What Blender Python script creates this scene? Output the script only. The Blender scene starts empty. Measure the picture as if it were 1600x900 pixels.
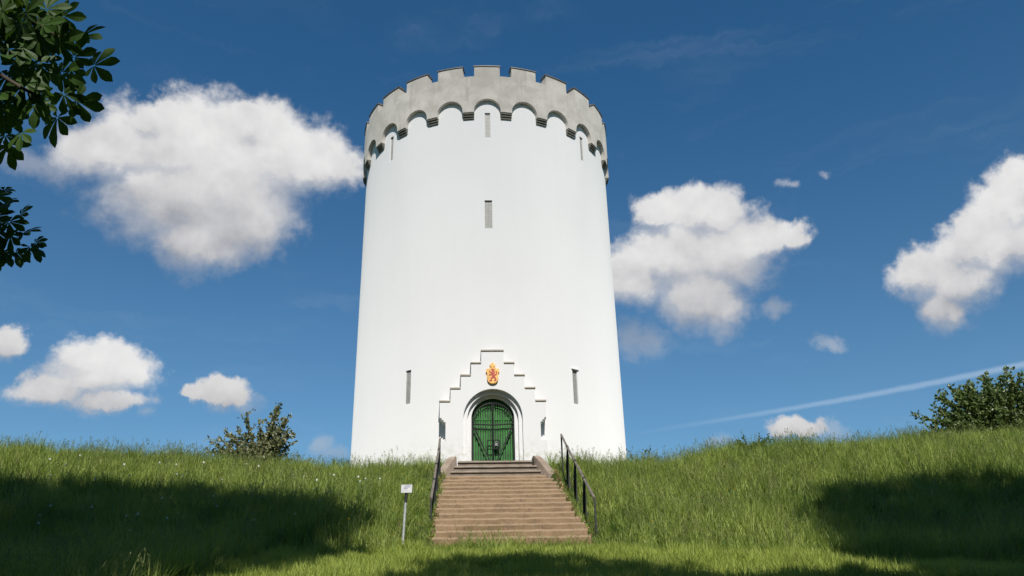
import bpy, bmesh, math, random
import numpy as np
from math import sin, cos, radians, pi, sqrt, atan2, hypot
from mathutils import Vector, Matrix, Quaternion, Euler

random.seed(7)
rng = np.random.default_rng(11)
sc = bpy.context.scene
COL = sc.collection

# ------------------------------------------------------------------ camera
CAM = Vector((-0.855, -34.99, 0.0))
PITCH, ROLL, YAW = radians(23.97), radians(1.335), radians(3.247)
cd = bpy.data.cameras.new('camera')
cam = bpy.data.objects.new('camera', cd)
COL.objects.link(cam)
fw = Vector((sin(YAW) * cos(PITCH), cos(YAW) * cos(PITCH), sin(PITCH)))
ri = Vector((cos(YAW), -sin(YAW), 0))
up = ri.cross(fw)
rc = ri * cos(ROLL) - up * sin(ROLL)
uc = ri * sin(ROLL) + up * cos(ROLL)
m = Matrix((rc, uc, -fw)).transposed().to_4x4()
m.translation = CAM
cam.matrix_world = m
cd.sensor_width = 36.0
cd.lens = 36.0 * 1300 / 1600
cd.clip_start = 0.1
cd.clip_end = 2000
sc.camera = cam

# ------------------------------------------------------------------ light
SUN_EL, SUN_AZ = radians(43), radians(176)          # azimuth measured from +Y towards +X
SUN = Vector((sin(SUN_AZ) * cos(SUN_EL), cos(SUN_AZ) * cos(SUN_EL), sin(SUN_EL)))
sl = bpy.data.lights.new('sun', 'SUN')
sl.energy = 5.0
sl.angle = radians(0.53)
sl.color = (1.0, 0.965, 0.90)
so = bpy.data.objects.new('sun', sl)
COL.objects.link(so)
so.rotation_euler = SUN.to_track_quat('Z', 'Y').to_euler()
SKY_STRENGTH = 0.060
SKY_HIGH, SKY_LOW = (0.41, 0.99, 1.27), (0.82, 1.18, 1.28)   # deep polarised blue overhead, paler towards the horizon
sc.view_settings.view_transform = 'Standard'
sc.view_settings.look = 'None'
sc.view_settings.exposure = 0.32
sc.view_settings.gamma = 1.0
sc.view_settings.use_curve_mapping = False
sc.render.engine = 'CYCLES'
sc.cycles.use_denoising = True
sc.cycles.use_adaptive_sampling = False
sc.cycles.max_bounces = 8
sc.cycles.transparent_max_bounces = 8


# ------------------------------------------------------------------ node helper
class NT:
    def __init__(self, nt):
        self.nt = nt

    def n(self, t, **kw):
        nd = self.nt.nodes.new(t)
        for k, v in kw.items():
            setattr(nd, k, v)
        return nd

    def set(self, sock, v):
        if isinstance(v, bpy.types.NodeSocket):
            self.nt.links.new(v, sock)
        elif v is not None:
            sock.default_value = v

    def math(self, op, a, b=None, c=None, clamp=False):
        nd = self.n('ShaderNodeMath', operation=op)
        nd.use_clamp = clamp
        self.set(nd.inputs[0], a)
        if b is not None:
            self.set(nd.inputs[1], b)
        if c is not None:
            self.set(nd.inputs[2], c)
        return nd.outputs[0]

    def vmath(self, op, a, b=None, out=0):
        nd = self.n('ShaderNodeVectorMath', operation=op)
        self.set(nd.inputs[0], a)
        if b is not None:
            if op == 'SCALE':
                self.set(nd.inputs['Scale'], b)
            else:
                self.set(nd.inputs[1], b)
        return nd.outputs[out]

    def smooth(self, v, a, b, lo=0.0, hi=1.0):
        nd = self.n('ShaderNodeMapRange', interpolation_type='SMOOTHSTEP')
        for s, x in zip(nd.inputs[:5], (v, a, b, lo, hi)):
            self.set(s, x)
        return nd.outputs[0]

    def lin(self, v, a, b, lo=0.0, hi=1.0):
        nd = self.n('ShaderNodeMapRange')
        for s, x in zip(nd.inputs[:5], (v, a, b, lo, hi)):
            self.set(s, x)
        return nd.outputs[0]

    def noise(self, vec, scale, detail=4, rough=0.55, dist=0.0, dim='3D', out=0):
        nd = self.n('ShaderNodeTexNoise', noise_dimensions=dim)
        if vec is not None:
            self.set(nd.inputs['Vector'], vec)
        nd.inputs['Scale'].default_value = scale
        nd.inputs['Detail'].default_value = detail
        nd.inputs['Roughness'].default_value = rough
        nd.inputs['Distortion'].default_value = dist
        return nd.outputs[out]

    def mix(self, f, a, b, blend='MIX'):
        nd = self.n('ShaderNodeMix', data_type='RGBA', blend_type=blend)
        self.set(nd.inputs[0], f)
        for s, v in ((nd.inputs[6], a), (nd.inputs[7], b)):
            if isinstance(v, tuple) and len(v) == 3:
                v = v + (1.0,)
            self.set(s, v)
        return nd.outputs[2]


# ------------------------------------------------------------------ world: sky and clouds
MORE = [(-18.2, 27.6, 5.6, 3.2, 8), (19.3, 25.0, 4.2, 3.2, -5), (33.6, 21.0, 2.6, 2.2, 15), (-18.5, 30.0, 6.5, 3.6, 5), (16.5, 22.6, 3.2, 2.6, 0), (36.5, 22.6, 3.2, 2.0, 20)]
BLOBS = [
(-21.12,31.84,8.441,3.172,10.3),(-15.10,31.94,5.893,2.992,-3.3),(-21.04,28.77,6.478,3.410,9.5),(-19.52,26.10,3.948,2.446,8.1),(-26.07,30.43,5.120,2.350,22.1),(-30.41,28.34,4.097,0.983,6.0),(-11.44,31.63,3.007,1.856,-3.2),(-23.62,33.18,2.617,1.545,11.9),(-17.02,33.75,3.314,1.614,8.5),
(18.53,27.84,3.844,2.110,-7.7),(15.59,25.38,4.576,3.027,12.4),(21.15,25.33,3.817,1.776,1.0),(17.52,22.35,3.248,2.555,-6.4),(12.17,24.39,2.370,2.608,-4.6),(12.47,20.22,2.3,1.184,-23.4),(24.09,25.41,1.220,1.231,-9.7),(15.23,28.25,2.166,1.497,-6.2),
(37.50,24.52,2.911,1.977,26.1),(34.86,23.04,3.186,1.786,22.4),(32.03,21.68,2.222,1.632,8.6),(32.62,19.35,1.756,1.828,-11.4),(38.16,22.38,2.458,2.145,17.0),(38.76,25.71,1.790,1.361,25.1),
(-24.55,16.47,3.589,1.848,6.7),(-23.18,17.23,1.959,1.642,6.6),(-25.31,17.56,2.119,1.537,7.5),(-26.74,15.51,2.447,1.276,7.0),(-23.92,14.97,3.212,0.922,5.9),(-21.14,14.53,0.683,0.392,4.9),
(-17.11,16.31,2.118,0.979,-0.7),(-18.55,16.44,1.197,0.565,4.8),(-15.62,15.88,1.326,0.490,-6.1),
(-30.34,17.78,1.402,1.243,9.4),
(-10.10,12.82,0.844,0.826,1.6),(-9.02,12.40,1.272,0.496,1.3),
(22.00,13.29,1.687,0.724,-5.7),(17.79,12.76,1.000,0.492,-4.5),(23.95,12.93,1.175,0.476,-6.1),
(25.09,18.20,1.127,0.437,-13.2),(24.55,29.01,0.717,0.365,-10.6),(26.89,29.17,0.481,0.319,-11.8),(22.05,20.81,0.855,0.664,-7.8),
]
FAINT_SET = (5, 14, 28, 31, 33, 34, 36, 37, 38, 39, 40, 41)


def fill_group(g, blobs, grow):
    g.interface.new_socket('Vector', in_out='INPUT', socket_type='NodeSocketVector')
    g.interface.new_socket('Field', in_out='OUTPUT', socket_type='NodeSocketFloat')
    G = NT(g)
    gi = G.n('NodeGroupInput')
    go = G.n('NodeGroupOutput')
    acc = None
    for a, e, ra, re, rot in blobs:
        mp = G.n('ShaderNodeMapping', vector_type='TEXTURE')
        mp.inputs['Location'].default_value = (a, e, 0)
        mp.inputs['Rotation'].default_value = (0, 0, radians(rot))
        mp.inputs['Scale'].default_value = (ra * grow, re * grow, 1)
        G.set(mp.inputs['Vector'], gi.outputs[0])
        ln = G.vmath('LENGTH', mp.outputs[0], out=1)
        v = G.math('SUBTRACT', 1.0, ln)
        acc = v if acc is None else G.math('SMOOTH_MAX', acc, v, 0.22)
    G.set(go.inputs[0], acc)


def build_world():
    w = bpy.data.worlds.new('World')
    sc.world = w
    w.use_nodes = True
    w.node_tree.nodes.clear()
    T = NT(w.node_tree)
    # group: angular position -> cloud field (1 in the middle of a cloud, 0 at its rim)
    def make_group(name, blobs, grow):
        g = bpy.data.node_groups.new(name, 'ShaderNodeTree')
        fill_group(g, blobs, grow)
        return g
    g = make_group('cloud_field', [q for i, q in enumerate(BLOBS) if i not in FAINT_SET] + MORE, 1.12)
    gv = make_group('wisp_field', [q for i, q in enumerate(BLOBS) if i in FAINT_SET], 1.35)

    # one ellipse per cloud: how high a point sits in its cloud, and how white that cloud is
    gs = bpy.data.node_groups.new('cloud_height', 'ShaderNodeTree')
    gs.interface.new_socket('Vector', in_out='INPUT', socket_type='NodeSocketVector')
    gs.interface.new_socket('Height', in_out='OUTPUT', socket_type='NodeSocketFloat')
    gs.interface.new_socket('White', in_out='OUTPUT', socket_type='NodeSocketFloat')
    H = NT(gs)
    gi, go = H.n('NodeGroupInput'), H.n('NodeGroupOutput')
    sw = sh_ = sb = None
    for a, e, ra, re, b in ((-20.5, 30.0, 13, 5.6, 1.0), (17.2, 25.0, 8.5, 5.2, 1.0), (36.0, 22.6, 7.5, 4.6, 1.02), (-24.4, 16.1, 5.2, 2.9, 1.0), (-17.0, 16.2, 3, 1.3, .86), (-30.3, 17.8, 2.4, 1.7, .95), (-9.6, 12.6, 2.2, 1.1, .80), (21.5, 13.1, 4.5, 1.0, .84)):
        mp = H.n('ShaderNodeMapping', vector_type='TEXTURE')
        mp.inputs['Location'].default_value = (a, e, 0)
        mp.inputs['Scale'].default_value = (ra, re, 1)
        H.set(mp.inputs['Vector'], gi.outputs[0])
        ln = H.vmath('LENGTH', mp.outputs[0], out=1)
        sx = H.n('ShaderNodeSeparateXYZ')
        H.set(sx.inputs[0], mp.outputs[0])
        w_ = H.math('MAXIMUM', H.math('SUBTRACT', 1.5, ln), 0.0001)
        h_ = H.math('MULTIPLY', w_, sx.outputs[1])
        b_ = H.math('MULTIPLY', w_, b)
        sw = w_ if sw is None else H.math('ADD', sw, w_)
        sh_ = h_ if sh_ is None else H.math('ADD', sh_, h_)
        sb = b_ if sb is None else H.math('ADD', sb, b_)
    H.set(go.inputs[0], H.math('DIVIDE', sh_, sw))
    H.set(go.inputs[1], H.math('DIVIDE', sb, sw))

    co = T.n('ShaderNodeTexCoord').outputs['Generated']
    nrm = T.vmath('NORMALIZE', co)
    sep = T.n('ShaderNodeSeparateXYZ')
    T.set(sep.inputs[0], nrm)
    X, Y, Z = sep.outputs
    az = T.math('MULTIPLY', T.math('ARCTAN2', X, Y), 180 / pi)
    el = T.math('MULTIPLY', T.math('ARCSINE', Z), 180 / pi)
    # domain warp, two octave bands
    wv = T.n('ShaderNodeCombineXYZ')
    T.set(wv.inputs[0], az)
    T.set(wv.inputs[1], el)
    warp1 = T.vmath('SUBTRACT', T.noise(nrm, 9, 2, .5, out=1), (0.5, 0.5, 0.5))
    warp2 = T.vmath('SUBTRACT', T.noise(nrm, 34, 4, .62, out=1), (0.5, 0.5, 0.5))
    ae = T.vmath('ADD', wv.outputs[0], T.vmath('MULTIPLY', warp1, (2.2, 1.6, 0)))
    ae = T.vmath('ADD', ae, T.vmath('MULTIPLY', warp2, (2.3, 2.0, 0)))

    def field(vec, grp=None):
        nd = T.n('ShaderNodeGroup')
        nd.node_tree = grp or g
        T.set(nd.inputs[0], vec)
        return nd.outputs[0]
    f0 = field(ae)
    # (the tiny dependence on f0 makes the renderer evaluate one field after the other)
    sh = T.n('ShaderNodeCombineXYZ')
    T.set(sh.inputs[0], T.math('MULTIPLY_ADD', f0, 1e-6, 0.25))
    sh.inputs[1].default_value = 1.15
    f_up = field(T.vmath('ADD', ae, sh.outputs[0]))
    # billowing detail in two sizes
    n1 = T.noise(nrm, 24, 7, .56, .1)
    n2 = T.noise(nrm, 62, 6, .62, .2)
    bump = T.math('ADD', T.math('SUBTRACT', n1, .5), T.math('MULTIPLY', T.math('SUBTRACT', n2, .5), .45))
    under = T.smooth(T.math('SUBTRACT', f_up, f0), -0.30, 0.42)         # 0 on top, 1 on the underside
    core = T.smooth(f0, 0.16, 0.50, 1.0, 0.25)                         # the middle of a cloud is solid, only its rim frays
    fd = T.math('ADD', f0, T.math('MULTIPLY', bump, T.math('MULTIPLY', core, T.lin(under, 0, 1, 0.85, 0.78))))
    width = T.lin(under, 0, 1, 0.46, 0.95)
    dens = T.math('DIVIDE', T.math('SUBTRACT', fd, -0.06), width, clamp=True)
    dens = T.smooth(dens, 0, 1)
    fv = T.math('ADD', field(T.vmath('ADD', ae, T.vmath('SCALE', sh.outputs[0], 0.0001)), gv), T.math('MULTIPLY', bump, 1.5))
    wisp = T.math('MULTIPLY', T.smooth(fv, -0.05, 1.0), 0.40)
    alpha = T.math('MAXIMUM', T.math('MULTIPLY', dens, 0.985), wisp)
    # cloud light: white tops, soft grey undersides
    n3 = T.noise(T.vmath('ADD', nrm, (0.004, 0.0, 0.016)), 15, 5, .5, .1)
    n4 = T.noise(nrm, 15, 5, .5, .1)
    relief = T.math('SUBTRACT', n4, n3)
    hn = T.n('ShaderNodeGroup')
    hn.node_tree = gs
    T.set(hn.inputs[0], ae)
    hgt = T.math('ADD', hn.outputs[0], T.math('MULTIPLY', T.math('SUBTRACT', n4, .5), 0.9))
    lum = T.smooth(hgt, -0.95, 0.80, 0.53, 0.73)
    lum = T.math('SUBTRACT', lum, T.math('MULTIPLY', T.math('SUBTRACT', under, .35), 0.08))
    lum = T.math('ADD', lum, T.math('MULTIPLY', relief, 0.40))
    lum = T.math('ADD', lum, T.math('MULTIPLY', T.math('SUBTRACT', n1, .5), 0.14))
    lum = T.math('MINIMUM', T.math('MAXIMUM', lum, 0.40), 0.86)
    cc = T.mix(T.smooth(lum, .42, .78), (0.94, 0.945, 0.99), (1.0, 0.99, 0.985))
    cloud = T.vmath('SCALE', cc, T.math('MULTIPLY', T.math('MULTIPLY', lum, hn.outputs[1]), 0.83))

    sky = T.n('ShaderNodeTexSky', sky_type='NISHITA')
    sky.sun_disc = False
    sky.sun_elevation = SUN_EL
    sky.sun_rotation = SUN_AZ
    sky.air_density = 1.0
    sky.dust_density = 0.3
    sky.ozone_density = 2.5
    skyc = T.vmath('SCALE', sky.outputs[0], SKY_STRENGTH)
    skyc = T.vmath('MULTIPLY', skyc, T.mix(T.smooth(el, 8, 44), SKY_LOW, SKY_HIGH))
    # thin veils and the contrail
    nv = T.noise(T.vmath('MULTIPLY', ae, (0.05, 0.30, 1)), 1.0, 5, .6, .6)
    veil = T.math('MULTIPLY', T.smooth(nv, 0.50, 0.85), 0.06)
    t = T.lin(az, 11.5, 36.0, 0, 1)
    path = T.math('ADD', 13.62, T.math('MULTIPLY', T.math('POWER', T.math('MAXIMUM', t, 0.0001), 0.70), 1.62))
    dst = T.math('ABSOLUTE', T.math('ADD', T.math('SUBTRACT', el, path), T.math('MULTIPLY', T.math('SUBTRACT', n2, .5), .14)))
    wid = T.lin(t, 0, 1, 0.20, 0.30)
    trail = T.smooth(T.math('DIVIDE', dst, wid), 1.0, 0.1)
    trail = T.math('MULTIPLY', trail, T.smooth(az, 9.5, 24.0))
    trail = T.math('MULTIPLY', trail, T.lin(t, 0, 1, 0.12, 0.26))
    hz = T.math('MAXIMUM', veil, trail)
    base = T.mix(hz, skyc, (0.62, 0.70, 0.80))
    out = T.mix(alpha, base, cloud)
    bg = T.n('ShaderNodeBackground')
    T.set(bg.inputs[0], out)
    bg.inputs[1].default_value = 1.0
    wo = T.n('ShaderNodeOutputWorld')
    T.nt.links.new(bg.outputs[0], wo.inputs[0])


build_world()


# ------------------------------------------------------------------ materials
def mat(name):
    mt = bpy.data.materials.new(name)
    mt.use_nodes = True
    nt = mt.node_tree
    bs = nt.nodes['Principled BSDF']
    return mt, NT(nt), bs


def pos(T):
    return T.n('ShaderNodeNewGeometry').outputs['Position']


def bump(T, bs, h, strength=0.3, dist=0.02):
    b = T.n('ShaderNodeBump')
    b.inputs['Strength'].default_value = strength
    b.inputs['Distance'].default_value = dist
    T.set(b.inputs['Height'], h)
    T.nt.links.new(b.outputs[0], bs.inputs['Normal'])


def m_whitewash():
    mt, T, bs = mat('whitewash')
    p = pos(T)
    s = T.n('ShaderNodeSeparateXYZ')
    T.set(s.inputs[0], p)
    ang = T.math('MULTIPLY', T.math('ARCTAN2', s.outputs[0], T.math('MULTIPLY', s.outputs[1], -1.0)), 5.75)
    uv = T.n('ShaderNodeCombineXYZ')
    T.set(uv.inputs[0], ang)
    T.set(uv.inputs[1], s.outputs[2])
    br = T.n('ShaderNodeTexBrick')
    T.set(br.inputs['Vector'], uv.outputs[0])
    for k, v in (('Scale', 1.0), ('Mortar Size', 0.008), ('Mortar Smooth', 0.6), ('Brick Width', 0.26), ('Row Height', 0.085), ('Bias', 0.0)):
        br.inputs[k].default_value = v
    br.inputs['Color1'].default_value = (0.45, 0.45, 0.45, 1)
    br.inputs['Color2'].default_value = (0.60, 0.60, 0.60, 1)
    br.inputs['Mortar'].default_value = (0.25, 0.25, 0.25, 1)
    big = T.noise(p, 0.35, 4, .55)
    fine = T.noise(p, 5, 6, .65)
    st = T.noise(T.vmath('MULTIPLY', uv.outputs[0], (2.6, 0.14, 1)), 1.0, 5, .6)
    f = T.math('ADD', T.math('MULTIPLY', big, .5), T.math('ADD', T.math('MULTIPLY', st, .35), T.math('MULTIPLY', fine, .15)))
    c = T.mix(T.smooth(f, .36, .62), (0.735, 0.727, 0.725), (0.75, 0.743, 0.742))
    c = T.mix(T.math('MULTIPLY', T.smooth(s.outputs[2], 7.4, 6.2), T.smooth(fine, .40, .70)), c, (0.56, 0.56, 0.48))
    T.set(bs.inputs['Base Color'], c)
    bs.inputs['Diffuse Roughness'].default_value = 1.0
    bs.inputs['Roughness'].default_value = 0.95
    bs.inputs['Specular IOR Level'].default_value = 0.25
    h = T.math('ADD', T.math('MULTIPLY', br.outputs['Color'], 0.35), T.math('MULTIPLY', fine, 0.5))
    bump(T, bs, h, 0.35, 0.012)
    return mt


def m_concrete(name, a, b, dark, sc_=1.0, streak=True):
    mt, T, bs = mat(name)
    p = pos(T)
    n = T.noise(p, 1.3 * sc_, 6, .6, .4)
    n2 = T.noise(p, 9 * sc_, 6, .7)
    c = T.mix(T.smooth(n, .32, .68), a, b)
    c = T.mix(T.math('MULTIPLY', T.smooth(n2, .55, .75), .35), c, dark)
    if streak:
        st = T.noise(T.vmath('MULTIPLY', p, (3.2, 3.2, .35)), 1.0, 5, .62)
        c = T.mix(T.math('MULTIPLY', T.smooth(st, .54, .74), .45), c, dark)
    T.set(bs.inputs['Base Color'], c)
    bs.inputs['Roughness'].default_value = 0.9
    bs.inputs['Diffuse Roughness'].default_value = 1.0
    bs.inputs['Specular IOR Level'].default_value = 0.2
    bump(T, bs, T.math('ADD', n2, T.math('MULTIPLY', T.noise(p, 40 * sc_, 3), .4)), 0.5, 0.015)
    return mt


def m_stone():
    mt, T, bs = mat('stair_stone')
    p = pos(T)
    s = T.n('ShaderNodeSeparateXYZ')
    T.set(s.inputs[0], p)
    n = T.noise(p, 1.6, 6, .6)
    n2 = T.noise(p, 14, 6, .7)
    n3 = T.noise(T.vmath('MULTIPLY', p, (4, 4, 1)), 3.0, 4, .6)
    c = T.mix(T.smooth(n, .35, .66), (0.150, 0.096, 0.052), (0.225, 0.150, 0.086))
    c = T.mix(T.math('MULTIPLY', T.smooth(n2, .50, .72), .6), c, (0.31, 0.215, 0.14))
    c = T.mix(T.math('MULTIPLY', T.smooth(n3, .54, .70), .5), c, (0.15, 0.115, 0.085))
    oi = T.n('ShaderNodeObjectInfo').outputs['Random']
    c = T.mix(T.lin(oi, 0, 1, 0, .35), c, (0.30, 0.20, 0.125))
    nj = T.math('MULTIPLY', T.math('SUBTRACT', T.noise(p, 3, 3), .5), .18)
    jx = T.math('FRACT', T.math('ADD', T.math('MULTIPLY', T.math('ADD', s.outputs[0], nj), 0.56), T.math('MULTIPLY', oi, .22)))
    jm = T.smooth(T.math('ABSOLUTE', T.math('SUBTRACT', jx, .5)), 0.0, 0.014, 0.45, 0)
    c = T.mix(jm, c, (0.07, 0.055, 0.04))
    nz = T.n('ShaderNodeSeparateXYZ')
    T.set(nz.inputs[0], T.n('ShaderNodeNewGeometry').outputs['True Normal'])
    lit_worn = T.math('MULTIPLY', T.smooth(nz.outputs[2], .15, .5), T.smooth(n2, .30, .62, .25, .75))  # up-facing stone lightened: sun catching the nosings put into the colour, plus wear
    c = T.mix(lit_worn, c, (0.25, 0.185, 0.12))
    c = T.mix(T.math('MULTIPLY', T.math('SUBTRACT', 1.0, lit_worn), T.smooth(T.noise(T.vmath('MULTIPLY', p, (1.5, 1, 5)), 2.0, 5, .65), .48, .66, 0, .55)), c, (0.12, 0.085, 0.055))
    T.set(bs.inputs['Base Color'], c)
    bs.inputs['Roughness'].default_value = 0.88
    bs.inputs['Specular IOR Level'].default_value = 0.25
    bump(T, bs, T.math('ADD', n2, T.math('MULTIPLY', n, 2.0)), 0.7, 0.02)
    return mt


def m_plain(name, col, rough=0.6, metal=0.0, var=0.25, scale=6.0, bmp=0.2):
    mt, T, bs = mat(name)
    p = pos(T)
    n = T.noise(p, scale, 5, .6)
    lo = tuple(x * (1 - var) for x in col)
    hi = tuple(min(1, x * (1 + var)) for x in col)
    T.set(bs.inputs['Base Color'], T.mix(T.smooth(n, .3, .7), lo, hi))
    T.set(bs.inputs['Roughness'], T.lin(n, 0, 1, rough - .1, rough + .1))
    bs.inputs['Metallic'].default_value = metal
    if bmp:
        bump(T, bs, T.noise(p, scale * 6, 4), bmp, 0.01)
    return mt


def m_leaf(name, lo, hi, trans, tfac=0.4, alt=None, scale=0.5, rough=.55, spec=.3, yellow=0.0):
    """thin leaf: reflecting and transmitting; hue varies in patches and from leaf clump to leaf clump"""
    mt, T, bs = mat(name)
    p = pos(T)
    oi = T.n('ShaderNodeObjectInfo').outputs['Random']
    n = T.noise(p, scale, 4, .6)
    n2 = T.noise(p, 7.0, 3, .6)
    f = T.math('ADD', T.math('MULTIPLY', T.smooth(n, .3, .7), .4), T.math('ADD', T.math('MULTIPLY', oi, .55), T.math('MULTIPLY', n2, .2)), clamp=True)
    c = T.mix(f, lo, hi)
    if alt:
        c = T.mix(T.smooth(n2, .56, .68, 0, .8), c, alt)
    if yellow:
        c = T.mix(T.smooth(oi, 1 - yellow, 1 - yellow + .02), c, (0.21, 0.17, 0.075))
    T.set(bs.inputs['Base Color'], c)
    bs.inputs['Roughness'].default_value = rough
    bs.inputs['Specular IOR Level'].default_value = spec
    tr = T.n('ShaderNodeBsdfTranslucent')
    T.set(tr.inputs[0], T.mix(0.5, c, trans))
    mx = T.n('ShaderNodeMixShader')
    mx.inputs[0].default_value = tfac
    T.nt.links.new(bs.outputs[0], mx.inputs[1])
    T.nt.links.new(tr.outputs[0], mx.inputs[2])
    out = [x for x in T.nt.nodes if x.type == 'OUTPUT_MATERIAL'][0]
    T.nt.links.new(mx.outputs[0], out.inputs[0])
    return mt


def m_soil():
    mt, T, bs = mat('hill_soil')
    p = pos(T)
    n = T.noise(p, 1.2, 6, .65)
    n2 = T.noise(p, 18, 4, .7)
    c = T.mix(T.smooth(n, .4, .66), (0.028, 0.048, 0.012), (0.065, 0.075, 0.025))
    c = T.mix(T.math('MULTIPLY', T.smooth(n2, .5, .7), .6), c, (0.10, 0.085, 0.04))
    T.set(bs.inputs['Base Color'], c)
    bs.inputs['Roughness'].default_value = 1.0
    bs.inputs['Specular IOR Level'].default_value = 0.05
    bump(T, bs, n2, 0.8, 0.05)
    return mt


M = dict(
    white=m_whitewash(),
    concrete=m_concrete('parapet_concrete', (0.49, 0.46, 0.415), (0.62, 0.585, 0.54), (0.36, 0.335, 0.285)),
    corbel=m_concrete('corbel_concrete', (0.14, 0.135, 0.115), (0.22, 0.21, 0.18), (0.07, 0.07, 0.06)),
    coping=m_plain('coping_lead', (0.085, 0.075, 0.07), .6),
    cap=m_concrete('cap_stone', (0.50, 0.445, 0.39), (0.60, 0.55, 0.49), (0.34, 0.30, 0.25), 2.0, False),
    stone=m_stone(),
    cheek=m_concrete('cheek_stone', (0.235, 0.180, 0.140), (0.32, 0.255, 0.205), (0.16, 0.125, 0.095), 2.0),
    upper=m_concrete('upper_stone', (0.215, 0.175, 0.135), (0.30, 0.25, 0.20), (0.13, 0.105, 0.08), 2.4, False),
    grille=m_plain('grille_metal', (0.29, 0.285, 0.27), .6, 0.0, .12),
    green=m_plain('green_paint', (0.026, 0.130, 0.024), .85, 0, .3, 4),
    iron=m_plain('black_iron', (0.007, 0.010, 0.007), .65, 0, .3),
    rail=m_plain('weathered_rail', (0.135, 0.11, 0.085), .5, 0, .35, 9),
    galv=m_plain('galvanised_steel', (0.36, 0.38, 0.38), .5, .3, .25, 12),
    sign=m_plain('sign_face', (0.165, 0.17, 0.185), .45, 0, .06, 9, 0),
    ink=m_plain('sign_ink', (0.09, 0.10, 0.17), .6, 0, .1, 9, 0),
    gold=m_plain('gold_paint', (0.62, 0.33, 0.07), .55, 0, .4, 18),
    red=m_plain('red_paint', (0.34, 0.04, 0.02), .6, 0, .4, 22),
    brass=m_plain('lock_steel', (0.20, 0.20, 0.195), .45, .5, .1),
    soil=m_soil(),
    bark=m_concrete('bark', (0.07, 0.055, 0.04), (0.13, 0.105, 0.08), (0.035, 0.03, 0.022), 3.0),
    twig=m_plain('twig_bark', (0.10, 0.075, 0.05), .8, 0, .3, 20),
    grass=m_leaf('meadow_blade', (0.060, 0.115, 0.014), (0.41, 0.475, 0.125), (0.38, 0.50, 0.05), .42, scale=.45, yellow=.04),
    lawn=m_leaf('lawn_blade', (0.17, 0.225, 0.03), (0.44, 0.50, 0.12), (0.44, 0.54, 0.06), .42, scale=.6, yellow=.03),
    broad=m_leaf('broad_weed_leaf', (0.06, 0.13, 0.022), (0.16, 0.26, 0.05), (0.22, 0.36, 0.04), .38, scale=.8),
    seed=m_leaf('seed_stalk', (0.12, 0.165, 0.05), (0.24, 0.26, 0.095), (0.26, 0.30, 0.07), .35, scale=.7),
    chest=m_leaf('chestnut_leaf', (0.018, 0.050, 0.008), (0.042, 0.090, 0.014), (0.10, 0.19, 0.012), .40, scale=2.0),
    crown=m_leaf('crown_leaf', (0.03, 0.07, 0.012), (0.06, 0.11, 0.02), (0.07, 0.14, 0.01), .3),
    bushl=m_leaf('grey_green_leaf', (0.095, 0.115, 0.045), (0.23, 0.22, 0.105), (0.10, 0.14, 0.04), .25, alt=(0.26, 0.235, 0.13), scale=2.0, rough=.45, spec=.5),
    bushr=m_leaf('bush_leaf', (0.055, 0.100, 0.024), (0.155, 0.195, 0.055), (0.10, 0.16, 0.03), .3, alt=(0.16, 0.165, 0.075), scale=1.6, rough=.45, spec=.5),
    weed=m_leaf('weed_leaf', (0.06, 0.12, 0.03), (0.12, 0.18, 0.04), (0.12, 0.2, 0.03), .35),
    dry=m_leaf('dry_leaf', (0.20, 0.125, 0.06), (0.42, 0.30, 0.16), (0.35, 0.25, 0.1), .2, scale=6.0),
    clock=m_plain('seed_head', (0.72, 0.72, 0.66), .9, 0, .08, 40, 0),
    petal=m_plain('yellow_petal', (0.72, 0.52, 0.02), .7, 0, .1, 40, 0),
    stalk=m_plain('flower_stalk', (0.10, 0.17, 0.05), .7, 0, .2, 40, 0),
)


# ------------------------------------------------------------------ object helpers
def thing(name, label, cat, loc=(0, 0, 0), group=None):
    o = bpy.data.objects.new(name, None)
    o.empty_display_size = .2
    COL.objects.link(o)
    o.location = loc
    o['label'] = label
    o['category'] = cat
    if group:
        o['group'] = group
    return o


def base_of(o):
    v = Vector(o.location)
    if o.parent:
        pass
    return v


def link(o, parent=None, origin=None):
    COL.objects.link(o)
    if parent is not None:
        o.parent = parent
        o.matrix_parent_inverse = Matrix.Identity(4)


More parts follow.
